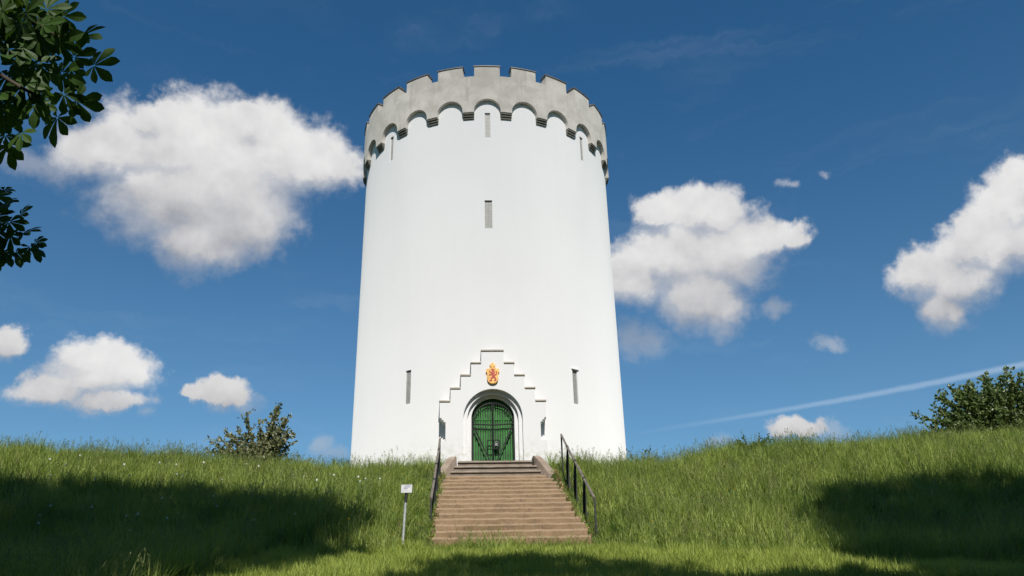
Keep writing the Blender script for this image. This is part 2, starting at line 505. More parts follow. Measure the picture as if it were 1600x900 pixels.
class MB:
    """collects faces in world coordinates; build() makes one object whose origin is its parent's base"""

    def __init__(self):
        self.v = []
        self.f = []
        self.m = []

    def add(self, vs, fs, mi=0):
        b = len(self.v)
        self.v += [tuple(x) for x in vs]
        self.f += [tuple(i + b for i in f) for f in fs]
        self.m += [mi] * len(fs)

    def box(self, x0, x1, y0, y1, z0, z1, mi=0):
        vs = [(x, y, z) for z in (z0, z1) for y in (y0, y1) for x in (x0, x1)]
        self.add(vs, [(0, 2, 3, 1), (4, 5, 7, 6), (0, 1, 5, 4), (2, 6, 7, 3), (0, 4, 6, 2), (1, 3, 7, 5)], mi)

    def tube(self, pts, rads, n=8, mi=0, cap=True):
        pts = [Vector(p) for p in pts]
        if not hasattr(rads, '__len__'):
            rads = [rads] * len(pts)
        vs, fs = [], []
        ref = None
        for i, p in enumerate(pts):
            d = (pts[min(i + 1, len(pts) - 1)] - pts[max(i - 1, 0)]).normalized()
            if ref is None:
                ref = d.orthogonal().normalized()
            ref = (ref - d * ref.dot(d))
            if ref.length < 1e-6:
                ref = d.orthogonal()
            ref.normalize()
            b = d.cross(ref)
            for k in range(n):
                a = 2 * pi * k / n
                vs.append(p + (ref * cos(a) + b * sin(a)) * rads[i])
        for i in range(len(pts) - 1):
            for k in range(n):
                k2 = (k + 1) % n
                fs.append((i * n + k, i * n + k2, (i + 1) * n + k2, (i + 1) * n + k))
        if cap:
            fs.append(tuple(range(n))[::-1])
            fs.append(tuple(range((len(pts) - 1) * n, len(pts) * n)))
        self.add(vs, fs, mi)

    def prism(self, poly, y0, y1, mi=0):
        """poly in (x,z), extruded along y"""
        n = len(poly)
        vs = [(x, y0, z) for x, z in poly] + [(x, y1, z) for x, z in poly]
        fs = [tuple(range(n)), tuple(range(n, 2 * n))[::-1]] + [(i, i + n, (i + 1) % n + n, (i + 1) % n) for i in range(n)]
        self.add(vs, fs, mi)

    def build(self, name, mats, parent=None, smooth=False, bevel=0, root=None, fixn=True):
        root = root or parent
        off = Vector((0, 0, 0))
        p = parent
        while p is not None:
            off += Vector(p.location)
            p = p.parent
        me = bpy.data.meshes.new(name)
        me.from_pydata([tuple(Vector(x) - off) for x in self.v], [], self.f)
        mats = mats if isinstance(mats, (list, tuple)) else [mats]
        for k in mats:
            me.materials.append(M[k])
        me.polygons.foreach_set('material_index', self.m)
        if fixn:
            bm = bmesh.new()
            bm.from_mesh(me)
            if bevel or smooth:
                bmesh.ops.remove_doubles(bm, verts=bm.verts, dist=1e-5)
            bmesh.ops.recalc_face_normals(bm, faces=bm.faces)
            bm.to_mesh(me)
            bm.free()
        if smooth:
            me.polygons.foreach_set('use_smooth', [True] * len(me.polygons))
        me.update()
        o = bpy.data.objects.new(name, me)
        COL.objects.link(o)
        if parent is not None:
            o.parent = parent
        if bevel:
            b = o.modifiers.new('bevel', 'BEVEL')
            b.width = bevel
            b.segments = 2
            b.limit_method = 'ANGLE'
        return o


def tag(o, label=None, cat=None, group=None, kind=None):
    if label:
        o['label'] = label
    if cat:
        o['category'] = cat
    if group:
        o['group'] = group
    if kind:
        o['kind'] = kind
    return o


# ------------------------------------------------------------------ ground
R = 5.745
_ky = [-400, -80, -60, -45, -35, -17.4, -16.5, -8.9, -7.5, -6, 8, 20, 45, 100, 400]
_kz = [-7, -4, -3, -2.3, -1.6, 1.93, 2.10, 5.14, 5.68, 5.82, 5.8, 5.2, 2, -2, -4]


def sstep(a, b, x):
    t = np.clip((x - a) / (b - a), 0, 1)
    return t * t * (3 - 2 * t)


def ground(x, y, trench=True):
    x = np.asarray(x, float)
    y = np.asarray(y, float)
    z = 0
    for d in (-.9, -.45, 0, .45, .9):
        z = z + np.interp(y + d, _ky, _kz)
    z = z / 5
    side = sstep(-15.5, -8.5, y) * (1 - sstep(6, 16, y))
    z = z + side * (.18 * sstep(4.5, 9, -x) + .44 * sstep(7, 14.5, -x) + .44 * sstep(5.6, 8.2, x) + .36 * sstep(11, 18, x) - .10 * sstep(2.5, 4.5, x) * (1 - sstep(5.6, 8, x)))
    far = np.clip((np.abs(x - .1) - 2.2) / 2.5, 0, 1)
    z = z + far * (.10 * np.sin(x * .55 + 1.3 + .3 * y) * np.sin(y * .7 + .4 * x) + .05 * np.sin(x * 1.9 + y * 1.3) * np.cos(y * 1.7 - x * .6))
    run = sstep(-17.2, -15.5, y) * (1 - sstep(-10.5, -8.5, y))
    z = z - run * (.26 * np.exp(-((x - 2.25) / .5) ** 2) + .18 * np.exp(-((x + 2.0) / .4) ** 2))
    if trench:
        inn = (x > -1.6) & (x < 1.71) & (y > -16.2) & (y < -5.0)
        z = np.where(inn, z - .55, z)
    return z


def build_ground():
    def axis(lim, fine0, fine1, step):
        a = list(np.arange(fine0, fine1 + 1e-6, step))
        d = step
        while a[-1] < lim:
            d *= 1.25
            a.append(a[-1] + d)
        d = step
        b = [a[0]]
        while b[-1] > -lim:
            d *= 1.25
            b.append(b[-1] - d)
        return np.array(b[:0:-1] + a)
    xs = axis(600, -24, 24, .3)
    ys = axis(600, -36, 4, .3)
    XX, YY = np.meshgrid(xs, ys)
    ZZ = ground(XX, YY)
    nx, ny = len(xs), len(ys)
    vs = np.stack([XX, YY, ZZ], -1).reshape(-1, 3)
    idx = np.arange(nx * ny).reshape(ny, nx)
    fs = np.stack([idx[:-1, :-1], idx[:-1, 1:], idx[1:, 1:], idx[1:, :-1]], -1).reshape(-1, 4)
    me = bpy.data.meshes.new('hill')
    me.from_pydata(vs.tolist(), [], fs.tolist())
    me.materials.append(M['soil'])
    me.polygons.foreach_set('use_smooth', [True] * len(me.polygons))
    o = bpy.data.objects.new('hill', me)
    COL.objects.link(o)
    o['kind'] = 'structure'


build_ground()

# ------------------------------------------------------------------ the tower
DEC = radians(-0.7)                                 # slits and merlons are turned a little from the door's axis
NB = 23
BAY = 2 * pi / NB
Z0, ZP, ZS, ZA, ZG, ZT = 5.3, 21.10, 21.20, 21.76, 22.95, 23.50
RO = R + .19


def cyl(r, a, z):
    return (r * sin(a), -r * cos(a), z)


tower = thing('water_tower', 'tall white round water tower with grey battlements on the hilltop', 'tower', (0, 0, 5.6))

SLITS = [(0, 19.92, 21.16, .115), (-3 * BAY, 19.95, 21.18, .115), (3 * BAY, 19.95, 21.18, .115), (0, 15.62, 16.90, .15),
         (radians(-32.4), 8.72, 10.03, .125), (radians(34.4), 8.68, 10.02, .125), (-6 * BAY, 19.95, 21.18, .115), (6 * BAY, 19.95, 21.18, .115)]


def build_tower_wall():
    holes = []
    for a, z0, z1, hw in SLITS:
        c = a + DEC
        d = hw / R
        holes.append((c - d, c + d, z0, z1))
    holes.append((radians(-11.0), radians(11.0), 5.9, 8.93))
    angs = [radians(2.0) * k for k in range(-90, 90)]
    for h in holes:
        angs += [h[0], h[1]]
    angs = sorted(set(round(a, 6) for a in angs))
    ang2 = []
    for a in angs:
        if not ang2 or a - ang2[-1] > 0.004 or any(abs(a - q) < 1e-5 for h in holes for q in h[:2]):
            if ang2 and a - ang2[-1] <= 0.004 and not any(abs(ang2[-1] - q) < 1e-5 for h in holes for q in h[:2]):
                ang2.pop()
            ang2.append(a)
    zs = sorted(set([Z0, 22.4] + [Z0 + 1.0 * k for k in range(1, 17)] + [q for h in holes for q in h[2:]]))
    na = len(ang2)
    vs = [cyl(R, a, z) for z in zs for a in ang2]
    fs = []
    for i in range(len(zs) - 1):
        zc = (zs[i] + zs[i + 1]) / 2
        for k in range(na):
            a0 = ang2[k]
            a1 = ang2[(k + 1) % na] + (2 * pi if k == na - 1 else 0)
            ac = (a0 + a1) / 2
            if any(h[0] < ac < h[1] and h[2] < zc < h[3] for h in holes):
                continue
            k2 = (k + 1) % na
            fs.append((i * na + k, i * na + k2, (i + 1) * na + k2, (i + 1) * na + k))
    mb = MB()
    mb.add(vs, fs)
    mb.build('wall', 'white', tower, smooth=True)
    for (a, z0, z1, hw) in SLITS:
        c = a + DEC
        n = Vector((sin(c), -cos(c), 0))
        t = Vector((cos(c), sin(c), 0))

        def P(u, w, z):
            q = n * (sqrt(max(R * R - u * u, 0)) + w) + t * u
            return (q.x, q.y, z)
        # reveal (white) and recessed grille
        sb = MB()
        d = -.10
        sb.add([P(-hw, 0, z0), P(-hw, d, z0), P(-hw, d, z1), P(-hw, 0, z1)], [(0, 1, 2, 3)])
        sb.add([P(hw, 0, z0), P(hw, d, z0), P(hw, d, z1), P(hw, 0, z1)], [(0, 3, 2, 1)])
        sb.add([P(-hw, 0, z0), P(hw, 0, z0), P(hw, d, z0), P(-hw, d, z0)], [(0, 1, 2, 3)])
        sb.add([P(-hw, 0, z1), P(hw, 0, z1), P(hw, d, z1), P(-hw, d, z1)], [(0, 3, 2, 1)])
        fr = sb.build('slit_window', 'white', tower)
        gb = MB()
        g = -.055
        gb.add([P(-hw, d + .005, z0), P(hw, d + .005, z0), P(hw, d + .005, z1), P(-hw, d + .005, z1)], [(0, 1, 2, 3)])
        nb = 5
        for k in range(nb + 1):
            u = -hw + 2 * hw * k / nb
            u = min(max(u, -hw + .012), hw - .012)
            gb.add([P(u - .011, g, z0 + .002), P(u + .011, g, z0 + .002), P(u + .011, g, z1 - .002), P(u - .011, g, z1 - .002),
                    P(u - .011, d + .006, z0 + .002), P(u + .011, d + .006, z0 + .002), P(u + .011, d + .006, z1 - .002), P(u - .011, d + .006, z1 - .002)],
                   [(0, 1, 2, 3), (1, 5, 6, 2), (4, 0, 3, 7)])
        k = 0
        z = z0 + .05
        while z < z1 - .02:
            gb.add([P(-hw + .003, g - .012, z), P(hw - .003, g - .012, z), P(hw - .003, g - .012, z + .028), P(-hw + .003, g - .012, z + .028)], [(0, 1, 2, 3)])
            z += .07
        gb.build('grille', 'grille', fr, fixn=False)
    # small pale lintel over the right lower slit
    a, z0, z1, hw = SLITS[5]
    c = a + DEC
    lb = MB()
    for da in (0,):
        n = Vector((sin(c), -cos(c), 0))
        t = Vector((cos(c), sin(c), 0))
        vs = []
        for w in (-.05, .05):
            for z in (z1 + .005, z1 + .055):
                for u in (-hw - .05, hw + .05):
                    q = n * (R + w) + t * u
                    vs.append((q.x, q.y, z))
        lb.add(vs, [(0, 1, 3, 2), (4, 6, 7, 5), (0, 4, 5, 1), (2, 3, 7, 6), (0, 2, 6, 4), (1, 5, 7, 3)])
    lb.build('lintel', 'white', tower, bevel=.006)


build_tower_wall()


def build_parapet():
    hw_a = radians(5.45)                            # half width of an arch
    NA = 18
    prof = []                                       # (angle offset in bay, lower edge)
    aw = hw_a * RO
    for k in range(NA + 1):
        t = pi - pi * k / NA
        prof.append((hw_a * cos(t), ZS + (ZA - ZS) * sin(t)))
    low = []
    for b in range(NB):
        c = DEC + b * BAY
        low.append((c - hw_a, ZP))
        low += [(c + a, z) for a, z in prof]
        low.append((c + hw_a, ZP))
        low.append((c + BAY / 2, ZP))
    n = len(low)
    mb = MB()
    RI = R + .002
    ri2 = R - .20
    vs = []
    for a, z in low:
        vs += [cyl(RO, a, z), cyl(RO, a, ZG), cyl(RI, a, z), cyl(ri2, a, ZG), cyl(ri2, a, 22.2)]
    fs, = [[]]
    for i in range(n):
        j = (i + 1) % n
        if abs(low[i][0] - low[j][0]) > 1e-6:
            fs.append((i * 5, j * 5, j * 5 + 1, i * 5 + 1))          # outer face
            fs.append((i * 5 + 1, j * 5 + 1, j * 5 + 3, i * 5 + 3))  # top
            fs.append((i * 5 + 3, j * 5 + 3, j * 5 + 4, i * 5 + 4))  # inner face
        fs.append((i * 5, i * 5 + 2, j * 5 + 2, j * 5))              # soffit
    mb.add(vs, fs)
    par = mb.build('parapet', 'concrete', tower)
    # walkway roof behind the parapet
    mb = MB()
    k = 72
    vs = [cyl(ri2 + .05, 2 * pi * i / k, 22.3) for i in range(k)] + [(0, 0, 22.9)]
    mb.add(vs, [(i, (i + 1) % k, k) for i in range(k)])
    mb.build('roof', 'coping', tower, smooth=True)
    # merlons, copings, corbels
    mw = radians(5.35)
    for b in range(NB):
        c = DEC + b * BAY
        S = 6
        mb = MB()
        vs = []
        for i in range(S + 1):
            a = c - mw + 2 * mw * i / S
            vs += [cyl(RO, a, ZG), cyl(RO, a, ZT - .05), cyl(ri2, a, ZG), cyl(ri2, a, ZT - .05)]
        fs = []
        for i in range(S):
            o = i * 4
            fs += [(o, o + 4, o + 5, o + 1), (o + 2, o + 3, o + 7, o + 6), (o + 1, o + 5, o + 7, o + 3)]
        fs += [(0, 1, 3, 2), (S * 4, S * 4 + 2, S * 4 + 3, S * 4 + 1)]
        mb.add(vs, fs)
        mer = mb.build('merlon', 'concrete', tower)
        mb = MB()
        vs = []
        e = .035
        mc = mw + e / RO
        for i in range(S + 1):
            a = c - mc + 2 * mc * i / S
            vs += [cyl(RO + e, a, ZT - .05), cyl(RO + e, a, ZT - .005), cyl((RO + ri2) / 2, a, ZT + .05), cyl(ri2 - e, a, ZT - .005), cyl(ri2 - e, a, ZT - .05)]
        fs = []
        for i in range(S):
            o = i * 5
            for q in range(5):
                fs.append((o + q, o + 5 + q, o + 5 + (q + 1) % 5, o + (q + 1) % 5))
        fs += [(0, 1, 2, 3, 4), tuple(S * 5 + q for q in (4, 3, 2, 1, 0))]
        mb.add(vs, fs)
        mb.build('coping', 'coping', mer)
        # corbel under the pier: three slabs stepping in
        c2 = c + BAY / 2
        pw = BAY / 2 - hw_a - radians(.12)
        mb = MB()
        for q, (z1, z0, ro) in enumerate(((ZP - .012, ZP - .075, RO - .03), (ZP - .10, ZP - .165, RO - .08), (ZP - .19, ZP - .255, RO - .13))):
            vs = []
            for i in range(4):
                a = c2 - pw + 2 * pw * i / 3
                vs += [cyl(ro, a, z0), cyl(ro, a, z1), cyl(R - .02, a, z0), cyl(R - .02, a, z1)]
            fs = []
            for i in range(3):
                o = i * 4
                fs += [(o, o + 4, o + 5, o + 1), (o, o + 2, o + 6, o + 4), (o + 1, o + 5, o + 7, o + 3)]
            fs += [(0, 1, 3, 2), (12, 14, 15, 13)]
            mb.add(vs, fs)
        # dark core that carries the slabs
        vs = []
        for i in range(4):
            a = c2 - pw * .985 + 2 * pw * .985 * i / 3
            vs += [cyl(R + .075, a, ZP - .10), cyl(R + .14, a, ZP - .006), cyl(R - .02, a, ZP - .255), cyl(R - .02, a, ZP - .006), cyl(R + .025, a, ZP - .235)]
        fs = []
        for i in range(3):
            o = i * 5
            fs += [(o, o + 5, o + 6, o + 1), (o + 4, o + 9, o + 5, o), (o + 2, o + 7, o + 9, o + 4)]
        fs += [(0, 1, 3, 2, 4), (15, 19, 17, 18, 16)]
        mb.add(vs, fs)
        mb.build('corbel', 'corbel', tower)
    # thin guard rail seen through the gaps
    mb = MB()
    k = 96
    pts = [cyl(R - .45, 2 * pi * i / k, 23.30) for i in range(k + 1)]
    mb.tube(pts, .018, 6, cap=False)
    pts = [cyl(R - .45, 2 * pi * i / k, 22.95) for i in range(k + 1)]
    mb.tube(pts, .014, 6, cap=False)
    for i in range(46):
        a = DEC + (i + .3) * BAY / 2
        mb.tube([cyl(R - .45, a, 22.33), cyl(R - .45, a, 23.30)], .018, 6)
    mb.build('guard_rail', 'iron', tower)


build_parapet()

# ---- portal
YF = -6.00                                          # front plane
PX = .008
ZB = 5.85                                           # foot of the portal
STEPS = [(.412, 10.36), (.785, 9.88), (1.155, 9.41), (1.525, 8.92), (1.905, 8.44)]   # half width, height of masonry under each cap


def arc(cx, cz, r, a0, a1, n):
    return [(cx + r * cos(a0 + (a1 - a0) * i / n), cz + r * sin(a0 + (a1 - a0) * i / n)) for i in range(n + 1)]


def ycyl(x):
    return -sqrt(R * R - x * x)


portal = None


def build_portal():
    global portal
    orders = [(1.055, YF + .16, 7.86), (.915, YF + .32, 7.87), (.775, YF + .50, 7.91)]   # radius, back plane, spring
    mb = MB()
    # outline of the front with an arched hole: right half and left half polygons meeting over the crown
    n = 28
    r, yb, zs = orders[0]
    NX, NZ0, NZ1 = 1.69, 7.02, 7.70                 # the notch at either corner
    for s in (1, -1):
        out = []
        # from arch foot outwards and up the steps to the crown
        pts = [(r, ZB), (1.905, ZB), (1.905, NZ0), (NX, NZ0), (NX, NZ1), (NX + .07, NZ1), (NX + .07, NZ1 + .075), (NX + .14, NZ1 + .075), (NX + .14, NZ1 + .15), (1.905, NZ1 + .15)]
        pts += [(1.905, 8.44)]
        for (h0, z0), (h1, z1) in zip(STEPS[::-1][1:], STEPS[::-1][:-1]):
            pts += [(h0, z1), (h0, z0)]
        pts += [(0, 10.36)]
        # down the crown line to the arch and round it
        ar = arc(0, zs, r, pi / 2, 0, n)
        pts += ar
        # front face in upright strips
        xs = sorted(set([round(q, 6) for q in [x for x, z in ar] + [r, NX, NX + .07, NX + .14, 1.905] + [h for h, z in STEPS]]))
        for xa, xb in zip(xs[:-1], xs[1:]):
            xm = (xa + xb) / 2
            top = [z for h, z in STEPS if xm < h][0]
            lo = [zs + sqrt(max(r * r - q * q, 0)) if xm < r else ZB for q in (xa, xb)]
            spans = [(lo, [top, top])]
            if xm > NX:
                nz = NZ1 + (0 if xm < NX + .07 else .075 if xm < NX + .14 else .15)
                spans = [(lo, [NZ0, NZ0]), ([nz, nz], [top, top])]
            for l_, t_ in spans:
                q = [(PX + s * xa, YF, l_[0]), (PX + s * xb, YF, l_[1]), (PX + s * xb, YF, t_[1]), (PX + s * xa, YF, t_[0])]
                mb.add(q, [(0, 1, 2, 3) if s > 0 else (3, 2, 1, 0)])
        # sides back to the cylinder
        k = len(pts) - len(ar)
        for i in range(0, k - 1):
            (xa, za), (xb, zb) = pts[i], pts[i + 1]
            if i == 0:
                continue
            ya, yb_ = ycyl(xa) + .06, ycyl(xb) + .06
            q = [(PX + s * xa, YF, za), (PX + s * xb, YF, zb), (PX + s * xb, yb_, zb), (PX + s * xa, ya, za)]
            mb.add(q, [(0, 1, 2, 3) if s > 0 else (3, 2, 1, 0)])
    # the orders of the arch: reveal, then a ring face stepping in
    yprev = YF
    for i, (r, yb, zs) in enumerate(orders):
        path = [(r, ZB)] + arc(0, zs, r, 0, pi, n * 2) + [(-r, ZB)]
        vs = [(PX + x, yprev, z) for x, z in path] + [(PX + x, yb, z) for x, z in path]
        c = len(path)
        mb.add(vs, [(j, j + c, j + 1 + c, j + 1) for j in range(c - 1)])
        if i + 1 < len(orders):
            r2, _, zs2 = orders[i + 1]
            p2 = [(r2, ZB)] + arc(0, zs2, r2, 0, pi, n * 2) + [(-r2, ZB)]
            vs = [(PX + x, yb, z) for x, z in path] + [(PX + x, yb, z) for x, z in p2]
            mb.add(vs, [(j, j + c, j + 1 + c, j + 1) for j in range(c - 1)])
        yprev = yb
    portal = mb.build('portal', 'white', tower, fixn=False)
    # caps of the steps: stone slopes running from the tower wall down to an overhanging front edge
    prev = 0
    caps = []
    for i, (h, z) in enumerate(STEPS):
        if i == 0:
            caps.append((-h - .012, h + .012, z))
        else:
            caps.append((prev - .012 + .02, h + .025, z))
            caps.append((-h - .025, -prev + .012 - .02, z))
        prev = h
    for x0, x1, z in caps:
        x0 += PX
        x1 += PX
        yo = YF - .045
        mb = MB()
        n = 4
        vs = []
        for k in range(n + 1):
            x = x0 + (x1 - x0) * k / n
            yb = ycyl(x) + .03
            vs += [(x, yo, z + .003), (x, yo, z + .055), (x, yb, z + .055 + (yb - yo) * .33), (x, yb, z + .003)]
        fs = []
        for k in range(n):
            o = k * 4
            fs += [(o + q, o + (q + 1) % 4, o + 4 + (q + 1) % 4, o + 4 + q) for q in range(4)]
        fs += [(0, 1, 2, 3), (n * 4 + 3, n * 4 + 2, n * 4 + 1, n * 4)]
        mb.add(vs, fs)
        mb.build('cap', 'cap', portal, bevel=.008)

    # ---- double door of vertical boards
    r, yb, zs = .775, YF + .54, 7.91
    for s in (-1, 1):
        mb = MB()
        nb = 9
        for k in range(nb):
            x0 = .014 + k * (r + .02) / nb
            x1 = x0 + (r + .02) / nb - .028
            zt = [zs + sqrt(max((r + .03) ** 2 - x * x, 0.0)) for x in (x0, (x0 + x1) / 2, x1)]
            poly = [(x0, 6.04), (x1, 6.04), (x1, zt[2]), ((x0 + x1) / 2, zt[1]), (x0, zt[0])]
            poly = [(PX + s * x, z) for x, z in poly]
            jit = random.uniform(0, .012)
            mb.prism(poly if s > 0 else poly[::-1], yb - jit, yb + .05)
        door = mb.build('door_leaf', 'green', portal, bevel=.004)
        for z in (6.30, 7.90):
            bb = MB()
            bb.box(PX + min(s * .05, s * .74), PX + max(s * .05, s * .74), yb - .022, yb - .008, z, z + .05)
            bb.build('hinge_strap', 'green', door)
        back = MB()
        back.prism([(PX + s * x, z) for x, z in ((0, 6.0), (.83, 6.0), (.83, 7.93), (.6, 8.43), (.3, 8.68), (0, 8.73))], yb + .055, yb + .09)
        back.build('backing_board', 'iron', door)

    # ---- wrought iron gate in front of the door
    yg = YF + .39
    gate = None
    for s in (-1, 1):
        mb = MB()

        def bar(x0, z0, x1, z1, w=.016, y=yg):
            mb.tube([(PX + s * x0, y, z0), (PX + s * x1, y, z1)], w, 6)
        bar(.73, 6.12, .73, 7.80, .018)
        bar(.02, 6.12, .02, 8.50, .013)
        bar(.02, 6.14, .73, 6.14, .022)
        bar(.02, 7.68, .73, 7.72, .024)
        for off in (0, .085):
            bar(.02 + off * .4, 6.18 + off * .2, .70 - off * .4, 7.60 + off * .3, (.012 if off else .017), yg - .02)
        # curved head with spikes
        pts = [(PX + s * x, yg, z) for x, z in arc(0, 7.76, .735, 0.02, pi / 2 - .02, 14)]
        mb.tube(pts, .017, 6)
        for k in range(9):
            x = .05 + k * .075
            z0 = 7.76 + sqrt(max(.735 ** 2 - x * x, 0)) * .985
            z1 = min(z0 + .10, 7.91 + sqrt(max(.76 ** 2 - x * x, 0)) - .02)
            mb.tube([(PX + s * x, yg, z0 - .12), (PX + s * x, yg, z0), (PX + s * x, yg, z1)], [.009, .013, .002], 5)
        gt = mb.build('gate_leaf', 'iron', portal)
        # hanging post with its ring eyes
        pb = MB()
        xq = .757
        pb.tube([(PX + s * xq, yg - .05, 6.05), (PX + s * xq, yg - .05, 7.98)], .015, 6)
        for z in (6.35, 7.88, 7.76):
            pts = [(PX + s * (xq - .03) + .045 * cos(a), yg - .05, z + .05 * sin(a)) for a in [2 * pi * i / 14 for i in range(15)]]
            pb.tube(pts, .012, 5, cap=False)
        pb.build('gate_hinge', 'iron', gt)
        if s > 0:
            lk = MB()
            x0, x1, z0, z1 = -.20, .22, 6.80, 7.12
            for a in ((x0, z0, x1, z0), (x1, z0, x1, z1), (x1, z1, x0, z1), (x0, z1, x0, z0)):
                lk.tube([(PX + a[0], yg - .035, a[1]), (PX + a[2], yg - .035, a[3])], .02, 6)
            lk.box(PX + .035, PX + .19, yg - .06, yg - .03, 6.86, 7.06)
            lock = lk.build('lock_frame', 'iron', gt)
            pd = MB()
            pd.box(PX + .07, PX + .15, yg - .10, yg - .062, 6.90, 7.00)
            pd.tube([(PX + .11 + .028 * cos(a), yg - .08, 7.0 + .075 * sin(a)) for a in [pi * i / 10 for i in range(11)]], .010, 6)
            pd.build('padlock', 'brass', gt, bevel=.006)

    # ---- coat of arms on the gable
    cx, cz = PX + .0, 9.44
    sh = [(-.195, .22), (-.235, .20), (-.245, .10), (-.205, .06), (-.20, -.18), (-.17, -.27), (-.09, -.335), (0, -.355), (.09, -.335), (.17, -.27),
          (.20, -.18), (.205, .06), (.245, .10), (.235, .20), (.195, .22), (.15, .205), (.10, .25), (0, .275), (-.10, .25), (-.15, .205)]
    mb = MB()
    mb.prism([(cx + x, cz + z) for x, z in sh], YF - .09, YF + .01)
    arms = mb.build('coat_of_arms', 'gold', portal, bevel=.012)
    tag(arms, 'gold shield with red rampant beast and small crown')
    mb = MB()
    mb.prism([(cx + x, cz + z) for x, z in ((-.085, .285), (-.105, .40), (-.06, .37), (-.04, .425), (0, .38), (.04, .425), (.06, .37), (.105, .40), (.085, .285))], YF - .085, YF + .01)
    mb.prism([(cx + x, cz + z) for x, z in arc(0, .425, .03, 0, 2 * pi, 10)[:-1]], YF - .07, YF + .01)
    mb.build('crown_crest', 'gold', arms, bevel=.008)
    mb = MB()
    lion = [[(-.05, .10), (.03, .15), (.085, .10), (.07, .02), (.09, -.08), (.05, -.14), (-.03, -.10), (-.05, 0)],
            [(-.045, .07), (-.13, .17), (-.15, .13), (-.09, .05), (-.05, .02)],
            [(-.05, .02), (-.145, .0), (-.15, -.045), (-.06, -.035)],
            [(-.02, -.09), (-.09, -.13), (-.08, -.19), (-.14, -.22), (-.13, -.25), (-.03, -.24), (-.03, -.17), (.03, -.13)],
            [(.04, -.12), (.09, -.17), (.06, -.24), (.13, -.25), (.14, -.21), (.13, -.13), (.085, -.08)],
            [(.08, .0), (.14, .04), (.13, .12), (.16, .15), (.175, .08), (.165, .0), (.09, -.05)],
            [(-.02, .13), (-.06, .19), (-.02, .225), (.05, .215), (.06, .15)]]
    for p in lion:
        mb.prism([(cx + x * .95, cz + z - .01) for x, z in p], YF - .102, YF - .08)
    mb.build('red_beast', 'red', arms, bevel=.006)


build_portal()

# ------------------------------------------------------------------ staircase
SX0, SX1 = -1.66, 1.82
stairs = thing('staircase', 'broad brown stone staircase climbing the grassy bank to the green door', 'stairs', (.08, -16.5, 2.2))
NST = 14
YS0, YS1, ZS0, ZS1 = -16.5, -8.3, 2.17, 5.34


def step_mesh(x0, x1, y0, y1, z0, z1, mb, nose=.03):
    """a tread with a chipped, slightly uneven front edge"""
    n = 22
    vs = []
    fs = []
    for i in range(n + 1):
        x = x0 + (x1 - x0) * i / n
        if i in (0, n):
            x += random.uniform(-.06, .06)
        j = random.uniform(-.012, .012)
        k = random.uniform(-.010, .006)
        vs += [(x, y0 + j, z0 - .25), (x, y0 + j, z1 - .075), (x, y0 + j - nose, z1 - .068), (x, y0 + j - nose, z1 - .05 + k), (x, y0 + j - nose + .045, z1 + k), (x, y1, z1 + k * .3), (x, y1, z0 - .25)]
    q = 7
    for i in range(n):
        o = i * q
        for k in range(q):
            fs.append((o + k, o + (k + 1) % q, o + q + (k + 1) % q, o + q + k))
    fs += [tuple(range(q)), tuple(n * q + k for k in range(q - 1, -1, -1))]
    mb.add(vs, fs)


def build_stairs():
    ty = (YS1 - YS0) / (NST - 1)
    rz = (ZS1 - ZS0) / NST
    for i in range(NST):
        mb = MB()
        y0 = YS0 + i * ty
        y1 = y0 + ty + .10
        if i == NST - 1:
            y1 = y0 + .6
        f = i / (NST - 1)
        step_mesh(SX0 - .04 * f + .04 * (1 - f), SX1 + .04 * f - .05 * (1 - f), y0, y1, ZS0 + i * rz - .05, ZS0 + (i + 1) * rz, mb, .0)
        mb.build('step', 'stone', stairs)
    # upper flight between the curved cheek walls
    z = ZS1
    rzu = (6.00 - ZS1) / 3
    ys = [-7.98, -7.70, -7.42]
    ws = [(-1.52, 1.50), (-1.37, 1.38), (-1.28, 1.29)]
    for i in range(3):
        mb = MB()
        y1 = ys[i + 1] + .12 if i < 2 else YF - .002
        step_mesh(ws[i][0], ws[i][1], ys[i], y1, z + i * rzu, z + (i + 1) * rzu, mb, .05)
        mb.build('upper_step', 'upper', stairs)
    # cheek walls: quarter-round sweeps, low and splayed at the bottom, upright at the top
    for s in (-1, 1):
        n = 14
        vs, fs = [], []
        for k in range(n + 1):
            t = k / n
            y = -8.42 + t * 1.25
            sweep = (1 - t) ** 2.0
            xin = (1.275 + .40 * sweep)
            xout = xin + .20 + .05 * (1 - t)
            if s > 0:
                xin += .015
                xout += .015
            zt = 5.36 + .84 * (1 - (1 - t) ** 1.8)
            vs += [(s * xin, y, 5.0), (s * xin, y, zt), (s * xout, y, zt - .015), (s * xout, y, 5.0)]
        # level end block back to the tower
        xin, xout = vs[-3][0], vs[-2][0]
        vs += [(xin, YF - .004, 5.0), (xin, YF - .004, 6.21), (xout, YF - .004, 6.20), (xout, YF - .004, 5.0)]
        for k in range(n + 1):
            o = k * 4
            for q in range(4):
                fs.append((o + q, o + (q + 1) % 4, o + 4 + (q + 1) % 4, o + 4 + q))
        fs += [(0, 1, 2, 3), tuple((n + 1) * 4 + q for q in (3, 2, 1, 0))]
        mb = MB()
        mb.add(vs, fs)
        mb.build('cheek_wall', 'cheek', stairs, bevel=.012)


build_stairs()


